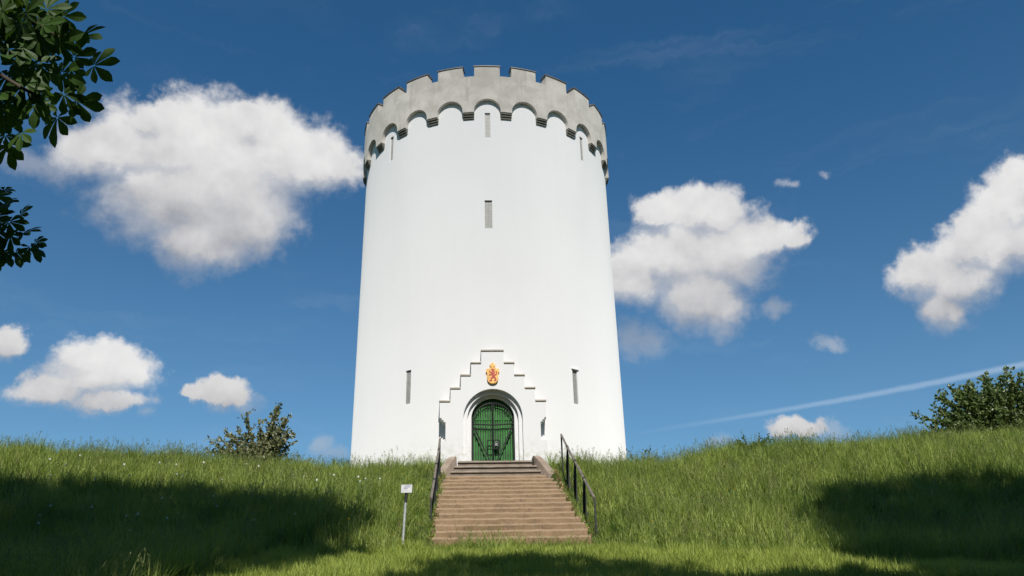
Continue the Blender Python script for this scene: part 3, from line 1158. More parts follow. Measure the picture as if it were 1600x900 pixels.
# ------------------------------------------------------------------ handrails
def handrail(x, pts, label, side):
    p0 = pts[-1]
    gz = float(ground(x, p0[0], False))
    t = thing('handrail', label, 'handrail', (x, p0[0], gz), 'handrails of the staircase')
    mb = MB()
    rp = [(x, y, z) for y, z in pts]
    # flat-topped rail of lengths that meet in collars
    for (a, b) in zip(rp[:-1], rp[1:]):
        a, b = Vector(a), Vector(b)
        d = (b - a).normalized()
        mb.tube([a, b], .036, 8)
    mb.build('top_rail', 'rail', t)
    for a, b, c in zip(rp[:-2], rp[1:-1], rp[2:]):
        d = (Vector(c) - Vector(a)).normalized()
        cb = MB()
        cb.tube([Vector(b) - d * .06, Vector(b) + d * .06], .046, 8)
        cb.build('rail_collar', 'iron', t)
    for i, (y, z) in enumerate(pts):
        zb = float(ground(x, y, False)) - .25
        mb = MB()
        mid = 0 < i < len(pts) - 1
        if mid:
            mb.box(x - .026, x + .026, y - .03, y + .03, zb, z - .03)
            mb.tube([(x - side * .055, y + .02, zb), (x - side * .045, y + .02, z - .55), (x - side * .01, y, z - .12)], .024, 6)
            mb.box(x - .06, x + .06, y - .04, y + .05, zb, zb + .42)
        else:
            mb.box(x - .024, x + .024, y - .024, y + .024, zb, z - .028)
        mb.build('post', 'iron', t, bevel=.004)
    return t


handrail(2.17, [(-8.2, 6.66), (-9.7, 5.90), (-11.35, 5.10), (-13.05, 4.27), (-14.7, 3.49)], 'black iron handrail right of the stairs, its posts standing clear of the steps', 1)
handrail(-1.80, [(-8.05, 6.60), (-8.95, 6.02), (-10.8, 5.17), (-12.1, 4.47), (-13.8, 3.68)], 'black iron handrail left of the stairs, seen nearly end on', -1)

# ------------------------------------------------------------------ sign on a post
SGX, SGY = -2.24, -16.40
gz = float(ground(SGX, SGY))
sg = thing('sign_post', 'small pale grey sign on a thin steel post in the grass beside the stairs', 'sign', (SGX, SGY, gz))
mb = MB()
mb.tube([(SGX - .045, SGY, gz - .2), (SGX + .005, SGY, gz + 1.04)], .027, 10)
mb.build('post', 'galv', sg)
mb = MB()
mb.tube([(SGX + .004, SGY, gz + 1.02), (SGX + .016, SGY, gz + 1.25)], .034, 10)
mb.build('bracket', 'iron', sg)


def sign_pt(u, v, w):
    # board leans back slightly
    return (SGX + .018 + u, SGY - .035 + v * .30 - w, gz + 1.21 + v)


mb = MB()
c = [(-.122, .008), (.122, .008), (.122, .20), (-.122, .20)]
vs = [sign_pt(u, v, 0) for u, v in c] + [sign_pt(u, v, .02) for u, v in c]
mb.add(vs, [(0, 1, 2, 3), (7, 6, 5, 4), (0, 4, 5, 1), (1, 5, 6, 2), (2, 6, 7, 3), (3, 7, 4, 0)])
board = mb.build('board', 'sign', sg, bevel=.004)
mb = MB()
for k, (u0, u1, v) in enumerate(((-.03, .09, .165), (-.05, .07, .130), (-.06, .02, .10))):
    u = u0
    while u < u1:
        w = random.uniform(.010, .028)
        vs = [sign_pt(a, b, .0225) for a, b in ((u, v), (u + w, v), (u + w, v + .018), (u, v + .018))]
        mb.add(vs, [(0, 1, 2, 3)])
        u += w + .008
mb.build('faded_print', 'ink', board, fixn=False)


# ------------------------------------------------------------------ scattered plants (one object each, instanced clumps)
def tuft(n, h0, h1, rad, w, lean, seg=3, seed=0, head=False):
    r = np.random.default_rng(seed)
    V, Fc = [], []
    for i in range(n):
        a = r.uniform(0, 2 * pi)
        rr = rad * sqrt(r.uniform(0, 1))
        bx, by = rr * cos(a), rr * sin(a)
        h = r.uniform(h0, h1)
        dirn = r.uniform(0, 2 * pi)
        le = r.uniform(.1, 1) * lean * h
        ww = w * r.uniform(.7, 1.3)
        fx, fy = cos(dirn + pi / 2 + r.uniform(-.6, .6)), sin(dirn + pi / 2 + r.uniform(-.6, .6))
        b = len(V)
        for k in range(seg + 1):
            t = k / seg
            cx = bx + cos(dirn) * le * t ** 1.9
            cy = by + sin(dirn) * le * t ** 1.9
            cz = h * (t - .18 * (le / h) * t * t) - .03
            wk = ww * (1 - t ** 1.6) * .5 + .0006
            V += [(cx - fx * wk, cy - fy * wk, cz), (cx + fx * wk, cy + fy * wk, cz)]
        for k in range(seg):
            Fc.append((b + 2 * k, b + 2 * k + 1, b + 2 * k + 3, b + 2 * k + 2))
        if head:
            tx, ty, tz = cx, cy, cz
            for q in range(7):
                aa = r.uniform(0, 2 * pi)
                ll = r.uniform(.025, .055)
                zz = tz - r.uniform(-.01, .11)
                ox, oy = cos(aa) * .006, sin(aa) * .006
                b = len(V)
                V += [(tx + ox * 0, ty, zz), (tx + cos(aa) * ll * .5 - oy, ty + sin(aa) * ll * .5 + ox, zz + ll * .5), (tx + cos(aa) * ll, ty + sin(aa) * ll, zz + ll * 1.1), (tx + cos(aa) * ll * .5 + oy, ty + sin(aa) * ll * .5 - ox, zz + ll * .5)]
                Fc.append((b, b + 1, b + 2, b + 3))
    return V, Fc


def gn_group(name):
    g = bpy.data.node_groups.new(name, 'GeometryNodeTree')
    g.interface.new_socket('Geometry', in_out='INPUT', socket_type='NodeSocketGeometry')
    g.interface.new_socket('Geometry', in_out='OUTPUT', socket_type='NodeSocketGeometry')
    N, L = g.nodes, g.links
    gi, go = N.new('NodeGroupInput'), N.new('NodeGroupOutput')

    def attr(nm, ty):
        a = N.new('GeometryNodeInputNamedAttribute')
        a.data_type = ty
        a.inputs['Name'].default_value = nm
        return [s for s in a.outputs if s.enabled][0]
    cmpn = N.new('FunctionNodeCompare')
    cmpn.data_type = 'INT'
    cmpn.operation = 'LESS_THAN'
    ins = [s for s in cmpn.inputs if s.enabled]
    L.new(attr('variant', 'INT'), ins[0])
    ins[1].default_value = 0
    sp = N.new('GeometryNodeSeparateGeometry')
    sp.domain = 'POINT'
    L.new(gi.outputs[0], sp.inputs['Geometry'])
    L.new(cmpn.outputs[0], sp.inputs['Selection'])
    si = N.new('GeometryNodeSplitToInstances')
    si.domain = 'POINT'
    L.new(sp.outputs['Inverted'], si.inputs['Geometry'])
    L.new(attr('variant', 'INT'), si.inputs['Group ID'])
    ip = N.new('GeometryNodeInstanceOnPoints')
    L.new(sp.outputs['Selection'], ip.inputs['Points'])
    L.new(si.outputs['Instances'], ip.inputs['Instance'])
    ip.inputs['Pick Instance'].default_value = True
    L.new(attr('pick', 'INT'), ip.inputs['Instance Index'])
    er = N.new('FunctionNodeEulerToRotation')
    L.new(attr('rot', 'FLOAT_VECTOR'), er.inputs[0])
    L.new(er.outputs[0], ip.inputs['Rotation'])
    L.new(attr('scl', 'FLOAT_VECTOR'), ip.inputs['Scale'])
    L.new(ip.outputs[0], go.inputs[0])
    return g


GN = gn_group('scatter_clumps')


def scatter(name, P, rot, scl, tufts, mats, label, cat):
    npts = len(P)
    V = [P]
    Fc = []
    var = [np.full(npts, -1)]
    off = npts
    fm = []
    for i, (tv, tf, mi) in enumerate(tufts):
        V.append(np.array(tv))
        var.append(np.full(len(tv), i))
        Fc += [tuple(k + off for k in f) for f in tf]
        fm += [mi] * len(tf)
        off += len(tv)
    V = np.concatenate(V)
    me = bpy.data.meshes.new(name)
    me.from_pydata(V.tolist(), [], Fc)
    for k in mats:
        me.materials.append(M[k])
    me.polygons.foreach_set('material_index', fm)
    nv = len(V)

    def at(nm, ty, arr, key):
        a = me.attributes.new(nm, ty, 'POINT')
        a.data.foreach_set(key, arr.ravel())
    at('variant', 'INT', np.concatenate(var).astype(np.int32), 'value')
    pick = np.zeros(nv, np.int32)
    pick[:npts] = rng.integers(0, len(tufts), npts)
    at('pick', 'INT', pick, 'value')
    rr = np.zeros((nv, 3), np.float32)
    rr[:npts] = rot
    at('rot', 'FLOAT_VECTOR', rr, 'vector')
    ss = np.ones((nv, 3), np.float32)
    ss[:npts] = scl
    at('scl', 'FLOAT_VECTOR', ss, 'vector')
    o = bpy.data.objects.new(name, me)
    COL.objects.link(o)
    md = o.modifiers.new('clumps', 'NODES')
    md.node_group = GN
    tag(o, label, cat, kind='stuff')
    return o


def vnoise(x, y, s, seed):
    """cheap smooth value noise in numpy"""
    r = np.random.default_rng(seed)
    tab = r.random((64, 64))
    u, v = x / s, y / s
    i, j = np.floor(u).astype(int), np.floor(v).astype(int)
    fu, fv = u - i, v - j
    fu, fv = fu * fu * (3 - 2 * fu), fv * fv * (3 - 2 * fv)
    g = lambda a, b: tab[a % 64, b % 64]
    return (g(i, j) * (1 - fu) + g(i + 1, j) * fu) * (1 - fv) + (g(i, j + 1) * (1 - fu) + g(i + 1, j + 1) * fu) * fv


def keepout(x, y):
    st = (x > -1.66) & (x < 1.86) & (y > -16.5) & (y < -5.5)
    tw = (x * x + y * y) < (R + .12) ** 2
    return ~(st | tw)


def rnd_pts(n, x0, x1, y0, y1):
    x = rng.uniform(x0, x1, n)
    y = rng.uniform(y0, y1, n)
    k = keepout(x, y)
    return x[k], y[k]


def meadow_edge(x):
    """y where the mown strip at the foot of the slope turns to tall grass"""
    return -17.3 - .5 * sstep(2.5, 5, np.abs(x)) - 9 * sstep(4.6, 6.2, -x) - 4.5 * sstep(4.5, 8, x) + .35 * np.sin(x * 1.1 + .6)


def build_grass():
    # tall meadow
    x, y = rnd_pts(40000, -23, 24, -26.5, -3.2)
    k = y > meadow_edge(x) + rng.normal(0, .22, len(x))
    k &= (y < -6.2) | (rng.random(len(x)) < .7)
    x, y = x[k], y[k]
    n = len(x)
    hn = vnoise(x, y, 1.7, 3) * .5 + vnoise(x, y, .6, 4) * .35 + vnoise(x, y, 5, 5) * .3
    s = .42 + 1.0 * hn
    near = np.exp(-((np.minimum(np.abs(x + 2.0), np.abs(x - 2.2))) / .55) ** 2) * (y > -17.6) * (y < -8)
    s *= 1 - .62 * near
    s *= 1 + .55 * np.exp(-((x + 14.6) / .5) ** 2 - ((y + 8.5) / .8) ** 2)
    s *= .55 + .45 * sstep(0, 1.6, y - meadow_edge(x))
    z = ground(x, y, False)
    P = np.stack([x, y, z], -1)
    rot = np.stack([rng.normal(0, .12, n), rng.normal(0, .12, n), rng.uniform(0, 2 * pi, n)], -1)
    scl = np.stack([s * .5 + .5, s * .5 + .5, s], -1) * rng.uniform(.85, 1.15, (n, 1))
    T = [tuft(20, .18, .68, .15, .016, .85, 3, q) + (0,) for q in range(7)] + [tuft(14, .2, .50, .15, .028, 1.2, 3, 20 + q) + (0,) for q in range(3)] + [tuft(9, .12, .30, .13, .060, 1.5, 3, 30 + q) + (1,) for q in range(2)] + [tuft(7, .45, .80, .14, .010, .35, 3, 34 + q, True) + (2,) for q in range(1)]
    scatter('meadow_grass', P, rot, scl, T, ['grass', 'broad', 'seed'], 'tall green meadow grass covering the bank on both sides of the stairs', 'grass')
    # short lawn in front of the bottom step
    x, y = rnd_pts(26000, -15, 14, -26, -15.6)
    k = y < meadow_edge(x) + rng.normal(0, .35, len(x))
    k |= (y < -16.2) & (np.abs(x) < 2.5)
    x, y = x[k], y[k]
    n = len(x)
    z = ground(x, y, False)
    hn = vnoise(x, y, .9, 8) * .75 + vnoise(x, y, .35, 9) * .6
    s = .40 + 1.15 * hn
    s *= 1 - .55 * (np.abs(x - .1) < 2.0) * sstep(-17.6, -16.9, y)
    P = np.stack([x, y, z], -1)
    rot = np.stack([rng.normal(0, .15, n), rng.normal(0, .15, n), rng.uniform(0, 2 * pi, n)], -1)
    scl = np.stack([s * .4 + .6, s * .4 + .6, s], -1)
    T = [tuft(34, .07, .24, .15, .012, .9, 2, 40 + q) + (0,) for q in range(6)] + [tuft(12, .05, .13, .12, .03, 1.4, 2, 50 + q) + (0,) for q in range(2)]
    scatter('lawn_grass', P, rot, scl, T, ['lawn'], 'short bright green grass in front of the bottom step', 'grass')
    # seeding stalks, mostly along the skyline
    x, y = rnd_pts(7800, -21, 22, -15, -3.5)
    dens = (.18 + .82 * sstep(-11.5, -8.5, y)) * (1 - .55 * (np.abs(x) < 6))
    dens *= .25 + 1.1 * vnoise(x, y, 1.6, 14) ** 1.6
    k = rng.random(len(x)) < dens
    x, y = x[k], y[k]
    n = len(x)
    s = rng.uniform(.55, 1.25, n)
    P = np.stack([x, y, ground(x, y, False)], -1)
    rot = np.stack([rng.normal(0, .08, n), rng.normal(0, .08, n), rng.uniform(0, 2 * pi, n)], -1)
    T = [tuft(2, .50, .78, .10, .008, .28, 4, 70 + q, True) + (0,) for q in range(8)]
    scatter('seeding_stalks', P, rot, np.stack([s, s, s], -1), T, ['seed'], 'thin seeding grass stalks rising above the meadow along the skyline', 'grass stalks')
    # dry litter against both edges of the stairs
    m_ = 1500
    side = rng.integers(0, 2, m_)
    y = rng.uniform(-16.4, -7.9, m_)
    ex = np.abs(rng.normal(0, .09, m_))
    f = (y + 16.5) / 8.2
    x = np.where(side == 0, SX0 - .04 * f + .04 * (1 - f) - .02 + ex * .7 - .07, SX1 + .04 * f - .05 * (1 - f) + .02 - ex * .9 + .10)
    i = np.clip(np.floor((y - YS0) / ((YS1 - YS0) / (NST - 1)) + .03), 0, NST - 1)
    zst = ZS0 + (i + 1) * (ZS1 - ZS0) / NST + .012
    inside = (x > SX0 - .02) & (x < SX1 + .02)
    z = np.where(inside, zst, np.maximum(ground(x, y, False) + .10, zst - .16))
    keep = np.where(side == 0, rng.random(m_) < .35, rng.random(m_) < .9)
    P = np.stack([x, y, z], -1)[keep]
    n = len(P)
    rot = np.stack([rng.normal(0, .6, n), rng.normal(0, .6, n), rng.uniform(0, 6.3, n)], -1)
    s = rng.uniform(.6, 1.5, n)
    lf = ([(-.035, 0, 0), (-.01, .018, .006), (.035, 0, .012), (-.01, -.018, .006)], [(0, 1, 2, 3)], 0)
    lf2 = ([(-.05, 0, 0), (0, .010, .012), (.05, 0, 0), (0, -.010, .012)], [(0, 1, 2, 3)], 0)
    scatter('dry_leaves', P, rot, np.stack([s, s, s], -1), [lf, lf2], ['dry'], 'dry tan leaf litter along both edges of the stone stairs', 'leaf litter')


build_grass()


# ------------------------------------------------------------------ leaves for bushes and trees
def frame_of(d, rnd):
    d = d.normalized()
    a = d.orthogonal().normalized()
    a.rotate(Quaternion(d, rnd))
    return d, a, d.cross(a)


def leaf(mb, p, d, w, ln, rnd, fold=.25):
    """pointed oval leaf folded along its midrib"""
    d, a, b = frame_of(d, rnd)
    m1 = p + d * ln * .45
    vs = [p, m1 + a * w * .5 + b * w * fold, p + d * ln, m1 - a * w * .5 + b * w * fold, m1]
    mb.add(vs, [(0, 4, 1), (1, 4, 2), (2, 4, 3), (3, 4, 0)])


def rv(s=1.0):
    return Vector((random.gauss(0, s), random.gauss(0, s), random.gauss(0, s)))


def shrub(name, label, base, shoots, mleaf, lw, ll, per_m, group=None, start=.25, inner=0):
    t = thing(name, label, 'shrub', base, group)
    st, fo = MB(), MB()
    B = Vector(base)
    for tip, w in shoots:
        tip = Vector(tip)
        ctrl = B + Vector(((tip - B).x * .35, (tip - B).y * .35, (tip - B).z * .55)) + rv(.05)
        pts = []
        for k in range(9):
            u = k / 8
            pts.append((1 - u) ** 2 * B + 2 * u * (1 - u) * ctrl + u * u * tip + rv(.012))
        st.tube(pts, [.022 * (1 - .85 * k / 8) * w for k in range(9)], 5, cap=False)
        L = (tip - B).length
        n = int(L * per_m * w)
        for q in range(n):
            u = start + (1 - start) * q / max(n - 1, 1)
            f = min(u * 8, 7.999)
            i = int(f)
            p = pts[i].lerp(pts[i + 1], f - i)
            ax = (pts[i + 1] - pts[i]).normalized()
            d = ax * random.uniform(.35, 1.0) + rv(.55)
            leaf(fo, p + rv(.02), d, lw * random.uniform(.7, 1.2), ll * random.uniform(.7, 1.25), random.uniform(0, 6.3))
            # short side sprigs fill the body
            if random.random() < inner * (1 - u * .75):
                dd = (rv(1).normalized() + Vector((0, -.1, .3))).normalized()
                sl_ = random.uniform(.12, .34)
                for r_ in range(7):
                    leaf(fo, p + dd * sl_ * (r_ + 1) / 7 + rv(.03), dd + rv(.7), lw * random.uniform(.7, 1.2), ll * random.uniform(.7, 1.2), random.uniform(0, 6.3))
    st.build('stems', 'twig', t, fixn=False)
    fo.build('foliage', mleaf, t, fixn=False)
    return t


def build_bushes():
    Y0 = -3.5
    tips = [(-10.589, 7.786), (-10.32, 7.931), (-10.114, 8.2), (-9.817, 7.901), (-9.308, 8.716), (-9.638, 8.22), (-8.863, 8.612), (-8.525, 8.359), (-8.237, 9.163), (-8.119, 8.933), (-7.862, 8.503), (-7.631, 8.627), (-7.568, 7.88), (-7.6, 7.148), (-10.641, 7.446)]
    sh = [((x, Y0 + random.uniform(-.4, .4), z - .05), 1.0) for x, z in tips]
    for q in range(48):
        x = random.uniform(-10.1, -7.55)
        top = np.interp(x, [-10.2, -9.4, -8.8, -8.2, -7.5], [7.35, 8.0, 8.05, 8.35, 7.9])
        sh.append(((x, Y0 + random.uniform(-.75, .75), random.uniform(6.9, top)), .8))
    shrub('shrub', 'ragged grey-green shrub with spiky shoots on the skyline left of the tower', (-8.75, Y0, float(ground(-8.75, Y0))), sh, 'bushl', .10, .16, 38, None, .15, .42)
    # dense rounded bush at the right, running out of the picture
    tips = [(17.04, 8.418), (17.55, 8.85), (17.819, 9.175), (18.15, 9.45), (18.549, 9.678), (18.85, 9.6), (19.156, 9.755), (19.678, 10.023), (20.055, 10.13), (20.418, 10.073), (20.7, 10.1), (20.949, 10.344), (21.291, 10.013), (21.394, 9.605), (21.717, 9.414), (22.2, 9.8), (22.777, 9.9), (23.5, 9.4)]
    sh = [((x, Y0 + random.uniform(-.4, .4), z - .06), 1.0) for x, z in tips]
    for q in range(250):
        x = random.uniform(17.5, 23.6)
        top = np.interp(x, [17.4, 18.2, 19.6, 20.8, 22, 23.6], [8.6, 9.3, 9.85, 9.95, 9.6, 9.2])
        sh.append(((x, Y0 + random.uniform(-1.3, 1.3), random.uniform(7.2, top)), .8))
    shrub('bush', 'large dense green bush on the skyline at the right edge', (20.2, Y0, float(ground(20.2, Y0))), sh, 'bushr', .11, .16, 32, None, .25, .42)

    def small(name, label, x, y, r, h, n, ml, lw=.06, ll=.1):
        g0 = float(ground(x, y))
        sh = [((x + random.uniform(-r, r), y + random.uniform(-r, r) * .6, g0 + h * random.uniform(.55, 1.0)), .7) for _ in range(n)]
        shrub(name, label, (x, y, g0), sh, ml, lw, ll, 42, None, .2, .1)
    small('weed', 'low dark leafy weed at the foot of the tower on its right', 5.45, -5.0, .55, 1.22, 12, 'bushr')
    small('weed', 'yellow-green weed clump topping the rise right of the tower', 8.75, -7.4, .7, .50, 26, 'weed')
    small('weed', 'small low weed on the skyline between the ragged shrub and the tower', -6.72, -5.0, .35, .95, 8, 'bushl')


build_bushes()


# ------------------------------------------------------------------ small flowers in the grass
def flower_mesh(kind, h, s):
    mb = MB()
    lean = random.uniform(-.06, .06)
    mb.tube([(0, 0, -.05), (lean * .5, 0, h * .6), (lean, 0, h)], .005, 4, 0, False)
    c = Vector((lean, 0, h + s * .6))
    if kind == 'clock':
        for i in range(70):
            d = rv(1).normalized()
            a = d.orthogonal().normalized() * s * .14
            mb.add([c + d * s * .55 - a, c + d * s * .55 + a, c + d * s + a, c + d * s - a], [(0, 1, 2, 3)], 1)
        mb.tube([c - Vector((0, 0, s * .6)), c, c + Vector((0, 0, s * .55))], [s * .3, s * .62, s * .2], 8, 1)
    else:
        for i in range(22):
            a = 2 * pi * i / 22
            d = Vector((cos(a), sin(a), random.uniform(.15, .6)))
            q = Vector((-sin(a), cos(a), 0)) * s * .15
            mb.add([c, c + d * s * .6 + q, c + d * s * 1.1, c + d * s * .6 - q], [(0, 1, 2, 3)], 1)
        mb.tube([c - Vector((0, 0, s * .4)), c + Vector((0, 0, s * .25))], [s * .25, s * .4], 7, 1)
    return mb


def build_flowers():
    protos = {'clock': flower_mesh('clock', .52, .026).build('dandelion', ['stalk', 'clock'], None, fixn=False),
              'yellow': flower_mesh('yellow', .46, .030).build('dandelion', ['stalk', 'petal'], None, fixn=False)}
    used = set()

    def put(kind, x, y, label, grp, h=1.0):
        p = protos[kind]
        if kind in used:
            o = p.copy()
            COL.objects.link(o)
        else:
            o = p
            used.add(kind)
        o.location = (x, y, float(ground(x, y, False)))
        o.rotation_euler = (random.uniform(-.15, .15), random.uniform(-.15, .15), random.uniform(0, 6.3))
        o.scale = (1, 1, h)
        o['label'] = label
        o['category'] = 'flower'
        o['group'] = grp
    for i in range(46):
        x, y = random.uniform(-13.5, -3.2), random.uniform(-17.5, -9.6)
        put('clock', x, y, 'white dandelion seed head standing in the tall grass left of the stairs', 'white dandelion clocks', random.uniform(.9, 1.35))
    for i in range(24):
        x, y = random.uniform(-7.2, -2.0), random.uniform(-18.2, -9.0)
        put('yellow', x, y, 'yellow dandelion flower in the grass left of the stairs', 'yellow dandelions', random.uniform(.8, 1.4))
    for i in range(10):
        x, y = random.uniform(2.6, 7.0), random.uniform(-18.2, -9.0)
        put('yellow', x, y, 'yellow dandelion flower in the grass right of the stairs', 'yellow dandelions', random.uniform(.8, 1.3))


build_flowers()


# ------------------------------------------------------------------ the chestnuts that shade the foot of the slope
def blob_leaves(mb, c, r, n, s):
    c = Vector(c)
    for _ in range(n):
        d = rv(1).normalized()
        rr = r * random.uniform(.15, 1.0) ** .45
        p = c + Vector((d.x * rr, d.y * rr, d.z * rr))
        leaf(mb, p, rv(1) + Vector((0, 0, -.4)), s * random.uniform(.5, .75), s * random.uniform(.8, 1.3), random.uniform(0, 6.3), .12)


def limb(mb, a, b, r0, r1, sag=0.0, n=7):
    a, b = Vector(a), Vector(b)
    L = (b - a).length
    pts = []
    for k in range(n + 1):
        u = k / n
        p = a.lerp(b, u) + Vector((0, 0, 4 * sag * u * (1 - u))) + (rv(.03 * L / 3) if 0 < k < n else Vector((0, 0, 0)))
        pts.append(p)
    mb.tube(pts, [r0 + (r1 - r0) * k / n for k in range(n + 1)], 8, cap=False)
    return pts


LEFT = [((-5.7, -36, 16.1), 1.7), ((-7.6, -36, 14.8), 2.4), ((-10.2, -36, 15.2), 2.6), ((-10.3, -36, 24.5), 3.0), ((-7.3, -36, 24.5), 2.9), ((-4.7, -36, 23.2), 2.6), ((-3.15, -36, 22.6), 1.5), ((-7.0, -36, 19.8), 3.2), ((-4.5, -36.2, 18.4), 2.5), ((-9.4, -36, 20.7), 3.2),
        ((-5.2, -36, 25.6), 1.2), ((-3.5, -36, 19.2), 1.4), ((-13.8, -36, 24.9), 3.2), ((-13.5, -36, 21.5), 3.2), ((-12.0, -36.5, 16.8), 3.2), ((-8.5, -37, 15.6), 3.2), ((-6.4, -37, 13.4), 2.4),
        ((-11.5, -36, 27.2), .6), ((-9.1, -36, 27.1), .7), ((-6.6, -36, 27.0), .5), ((-3.3, -36, 24.6), .5), ((-2.0, -36, 22.9), .5), ((-2.1, -36, 19.7), .5), ((-13, -36, 27.9), .5),
        ((-2.0, -37, 11.3), 2.0), ((-5.5, -37.5, 10.5), 2.6), ((-10.5, -36, 11.5), 3.0), ((-8.2, -35.0, 8.6), 2.0)]
RIGHT = [((8.1, -36, 13.3), 1.8), ((10.2, -36, 14.2), 2.4), ((7.9, -36, 16.9), 1.0), ((10.5, -36, 25.4), .6), ((13.4, -36, 26.5), .6), ((11.6, -36, 26.1), .4), ((10.1, -36, 21.9), 1.9), ((12.1, -36, 23.2), 2.7), ((14.8, -36, 23.7), 3.0), ((15.8, -36, 22.0), 3.2), ((11.8, -36, 19.6), 3.0), ((9.3, -36, 17.4), 2.0), ((8.0, -36, 15.2), 1.4), ((14.5, -36, 18.2), 3.2),
         ((8.7, -36, 20.0), .9), ((.6, -36, 16.0), 1.25), ((1.8, -36, 15.6), 1.35), ((.2, -36.3, 13.9), 1.4), ((2.6, -36, 13.8), 1.3), ((3.7, -36, 12.4), 1.2), ((5.2, -36.3, 12.6), 1.4), ((10.5, -37, 14.6), 3.0), ((6.0, -37, 11.0), 2.6),
         ((2.5, -37, 10.0), 2.4), ((-.5, -37.5, 10.0), 1.8), ((13.5, -37, 13.5), 3.0), ((9.5, -37, 10.5), 2.6)]


def tree(name, label, base, top, blobs, branches):
    t = thing(name, label, 'tree', base)
    tk, cr = MB(), MB()
    B, Tp = Vector(base), Vector(top)
    main = limb(tk, B - Vector((0, 0, .4)), Tp, .55, .10, 0, 12)
    for c, r in blobs:
        c = Vector(c)
        # limb from the stem at a lower height
        zt = max(B.z + 3.2, c.z - (Vector((c.x, c.y)) - Vector((B.x, B.y))).length * .75 - 1.0)
        u = min(max((zt - B.z) / (Tp.z - B.z), 0.12), .95)
        p = main[min(int(u * 12), 12)]
        limb(tk, p, c, .16, .03, .35)
        for _ in range(4):
            limb(tk, c.lerp(p, .2), c + rv(1).normalized() * r * .75, .04, .01, .1, 4)
        blob_leaves(cr, c, r, int(235 * r * r), .43)
    return t, tk, cr


def palmate(mb, p, nrm, axis, size):
    """horse chestnut leaf: seven leaflets, narrow at the base and broad towards the tip, the middle one longest"""
    nrm = nrm.normalized()
    axis = (axis - nrm * axis.dot(nrm)).normalized()
    side = nrm.cross(axis)
    ang = [-128, -84, -42, 0, 42, 84, 128]
    lens = [.48, .74, .93, 1.0, .93, .74, .48]
    prof = [(0.06, .03), (.25, .10), (.50, .22), (.70, .30), (.86, .24), (1.0, .02)]
    for a, l in zip(ang, lens):
        a = radians(a + random.uniform(-6, 6))
        L = size * l * random.uniform(.92, 1.06)
        d = axis * cos(a) + side * sin(a)
        s = nrm.cross(d)
        droop = random.uniform(.10, .32)
        vs = []
        for u, w in prof:
            c = p + d * (L * u) - nrm * (L * droop * u * u)
            ww = w * L * .72
            vs += [c + s * ww + nrm * ww * .25, c, c - s * ww + nrm * ww * .25]
        fs = []
        for k in range(len(prof) - 1):
            o = k * 3
            fs += [(o, o + 1, o + 4, o + 3), (o + 1, o + 2, o + 5, o + 4)]
        mb.add(vs, fs)


